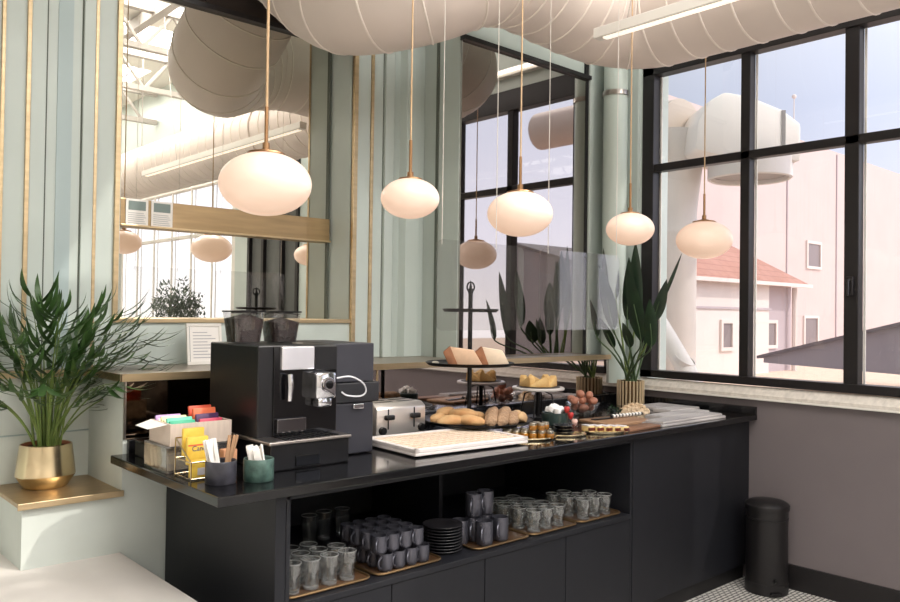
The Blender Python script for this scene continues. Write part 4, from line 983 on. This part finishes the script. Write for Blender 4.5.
MB().lathe([(0, 0), (.3, 0)], cx=.105, cy=.1, cz=1.12, seg=40).build('outlet_underside', mat('underside_shade', (160, 152, 150), .6), hd)  # darker disc, painting the shade inside the open underside of the hood
MB().box(.28, .31, -.105, .4, 1.2, 1.6).build('strap', mat('grey_band', (150, 146, 144), .5), hd, smooth=False)
ep = thing('slanted_pipe', 'thick white pipe slanting down outside the lower window corner', 'pipe', (5.5, 3.5, 1.28))
MB().tube([(0, .22, .3), (0, .1, .13), (0, -.12, -.18), (0, -.2, -.32), (0, -.22, -.6)], [.075, .075, .075, .082, .082], 20).build('pipe', GALVW, ep)
MB().lathe([(.083, 0), (.09, 0), (.09, .04), (.083, .04)], seg=24, M=Matrix.Translation((0, -.1, -.14)) @ Matrix.Rotation(.6, 4, 'X')).build('coupling', GALV, ep)
sr = thing('shed_roof', 'grey-blue sloping metal roof outside the lower window', 'roof', (8, 0, 0))
MB().prism([(4.0, 1.085), (4.0, 1.03), (2.7, .99), (-1, .9), (-1, 2.45)], 'x', 0, 2.5).build('roof_sheet', mat('grey_roof', (150, 146, 158), .6, var=.05, scale=2), sr, smooth=False)
MB().prism([(4.05, 1.10), (4.05, 1.07), (-1, 2.44), (-1, 2.48)], 'x', -.05, 2.55).build('edge_flashing', mat('dark_flashing', (110, 104, 112), .6), sr, smooth=False)
tr_ = thing('roof_terrace', 'sandy gravel roof terrace outside below the window', 'terrace', (0, 0, 0))
MB().box(5.0, 40, -12, 30, .4, .7).build('gravel_bed', mat('gravel', (222, 198, 178), .9, var=.12, scale=14), tr_, smooth=False)
MB().box(4.95, 5.1, -12, 30, .4, .78).build('parapet', WHT, tr_, smooth=False)
mt = thing('roof_mast', 'thin pale mast with round tip on the distant roofline', 'mast', (16.0, 7.4, 4.75))
MB().tube([(0, 0, 0), (0, 0, 1.2)], .01, 6).build('pole', WHT, mt); MB().blob(.045, .045, .045, (0, 0, 1.23), 0).build('tip', WHT, mt)
cw = thing('roof_cowl', 'pale curved cowl high outside the top right pane', 'cowl', (6.6, 1.9, 3.6))
MB().tube([(0, .0, .35), (.0, -.2, .0), (0, -.5, -.1), (0, -1.2, -.1)], [.16, .19, .2, .2], 20).build('cowl', mat('pink_metal', (226, 206, 200), .6), cw)

# ================================================================ LIGHT, CAMERA
W = bpy.data.worlds.new('World'); SC.world = W; W.use_nodes = True; nt = W.node_tree
bg = nt.nodes['Background']; tc_ = nt.nodes.new('ShaderNodeTexCoord'); sx = nt.nodes.new('ShaderNodeSeparateXYZ'); cr = nt.nodes.new('ShaderNodeValToRGB')
nt.links.new(tc_.outputs['Generated'], sx.inputs[0]); nt.links.new(sx.outputs['Z'], cr.inputs['Fac']); nt.links.new(cr.outputs['Color'], bg.inputs['Color'])
el = cr.color_ramp.elements
el[0].position = 0.0; el[0].color = (.72, .70, .73, 1); el[1].position = 1; el[1].color = (1, 1, 1, 1)
for p, c in ((.10, (.62, .63, .74)), (.24, (.53, .57, .70)), (.45, (.78, .80, .86))): e_ = el.new(p); e_.color = (*c, 1)
# the sky is brighter on the side the sun stands
dt_ = nt.nodes.new('ShaderNodeVectorMath'); dt_.operation = 'DOT_PRODUCT'; dt_.inputs[1].default_value = (.5, -.86, .1)
nt.links.new(tc_.outputs['Generated'], dt_.inputs[0])
mrs = nt.nodes.new('ShaderNodeMapRange'); mrs.inputs['From Min'].default_value = -.1; mrs.inputs['From Max'].default_value = .9; mrs.inputs['To Min'].default_value = .98; mrs.inputs['To Max'].default_value = 3.0
nt.links.new(dt_.outputs['Value'], mrs.inputs['Value']); nt.links.new(mrs.outputs[0], bg.inputs['Strength'])

def area(name, loc, rot, sx_, sy_, power, color=(1, 1, 1)):
    l = bpy.data.lights.new(name, 'AREA'); l.shape = 'RECTANGLE'; l.size = sx_; l.size_y = sy_; l.energy = power; l.color = color
    o = bpy.data.objects.new(name, l); COL.objects.link(o); o.location = loc; o.rotation_euler = rot; return o
s = bpy.data.lights.new('sun', 'SUN'); s.energy = 2.0; s.angle = math.radians(.8); s.color = (1, .93, .84)
so = bpy.data.objects.new('sun', s); COL.objects.link(so)
d = Vector((-.36, .60, -.72)).normalized(); so.rotation_euler = d.to_track_quat('-Z', 'Y').to_euler()
# daylight coming through the skylight strips
for k, (y0, y1) in enumerate(((-5.38, -4.1), (-3.68, -2.5), (-2.08, -.9), (-.48, .5), (.92, 1.75))):
    for (x0, x1) in ((.62, 2.03), (2.52, 3.98)):
        area('skylight_daylight', ((x0+x1)/2, (y0+y1)/2, CEIL+.14), (0, 0, 0), x1-x0, y1-y0, 42*(x1-x0)*(y1-y0), (1, .97, .94))
area('hall_fill', (-2.2, -2.0, CEIL-.03), (0, 0, 0), 4.5, 6, 230, (1, .96, .92))  # added fill lamp to brighten the interior; the ceiling above it is closed
p = area('window_portal', (XR+.1, 1.83, 2.15), (0, PI/2, 0), 2.1, 2.4, 1); p.data.cycles.is_portal = True
p = area('window_portal', (XR+.1, -3.2, 2.15), (0, PI/2, 0), 2.1, 4.4, 1); p.data.cycles.is_portal = True

cam = bpy.data.cameras.new('Camera'); co = bpy.data.objects.new('Camera', cam); COL.objects.link(co); SC.camera = co
cam.sensor_width = 36; cam.lens = 802.838/900*36; cam.clip_start = .05; cam.clip_end = 200
yaw, pitch, roll = 0.734202286, 0.0147744561, 0.0136379
fw = Vector((math.sin(yaw)*math.cos(pitch), math.cos(yaw)*math.cos(pitch), math.sin(pitch))); rt = Vector((math.cos(yaw), -math.sin(yaw), 0)); up = rt.cross(fw)
r2 = rt*math.cos(roll)+up*math.sin(roll); u2 = -rt*math.sin(roll)+up*math.cos(roll)
Mx = Matrix((r2, u2, -fw)).transposed().to_4x4(); Mx.translation = (0, 0, 1.5); co.matrix_world = Mx
SC.view_settings.view_transform = 'Standard'; SC.view_settings.look = 'None'; SC.view_settings.exposure = 0; SC.view_settings.gamma = 1
SC.cycles.max_bounces = 10; SC.cycles.transparent_max_bounces = 32; SC.cycles.sample_clamp_indirect = 6; SC.cycles.caustics_reflective = True; SC.cycles.blur_glossy = 1.0; SC.cycles.caustics_refractive = False
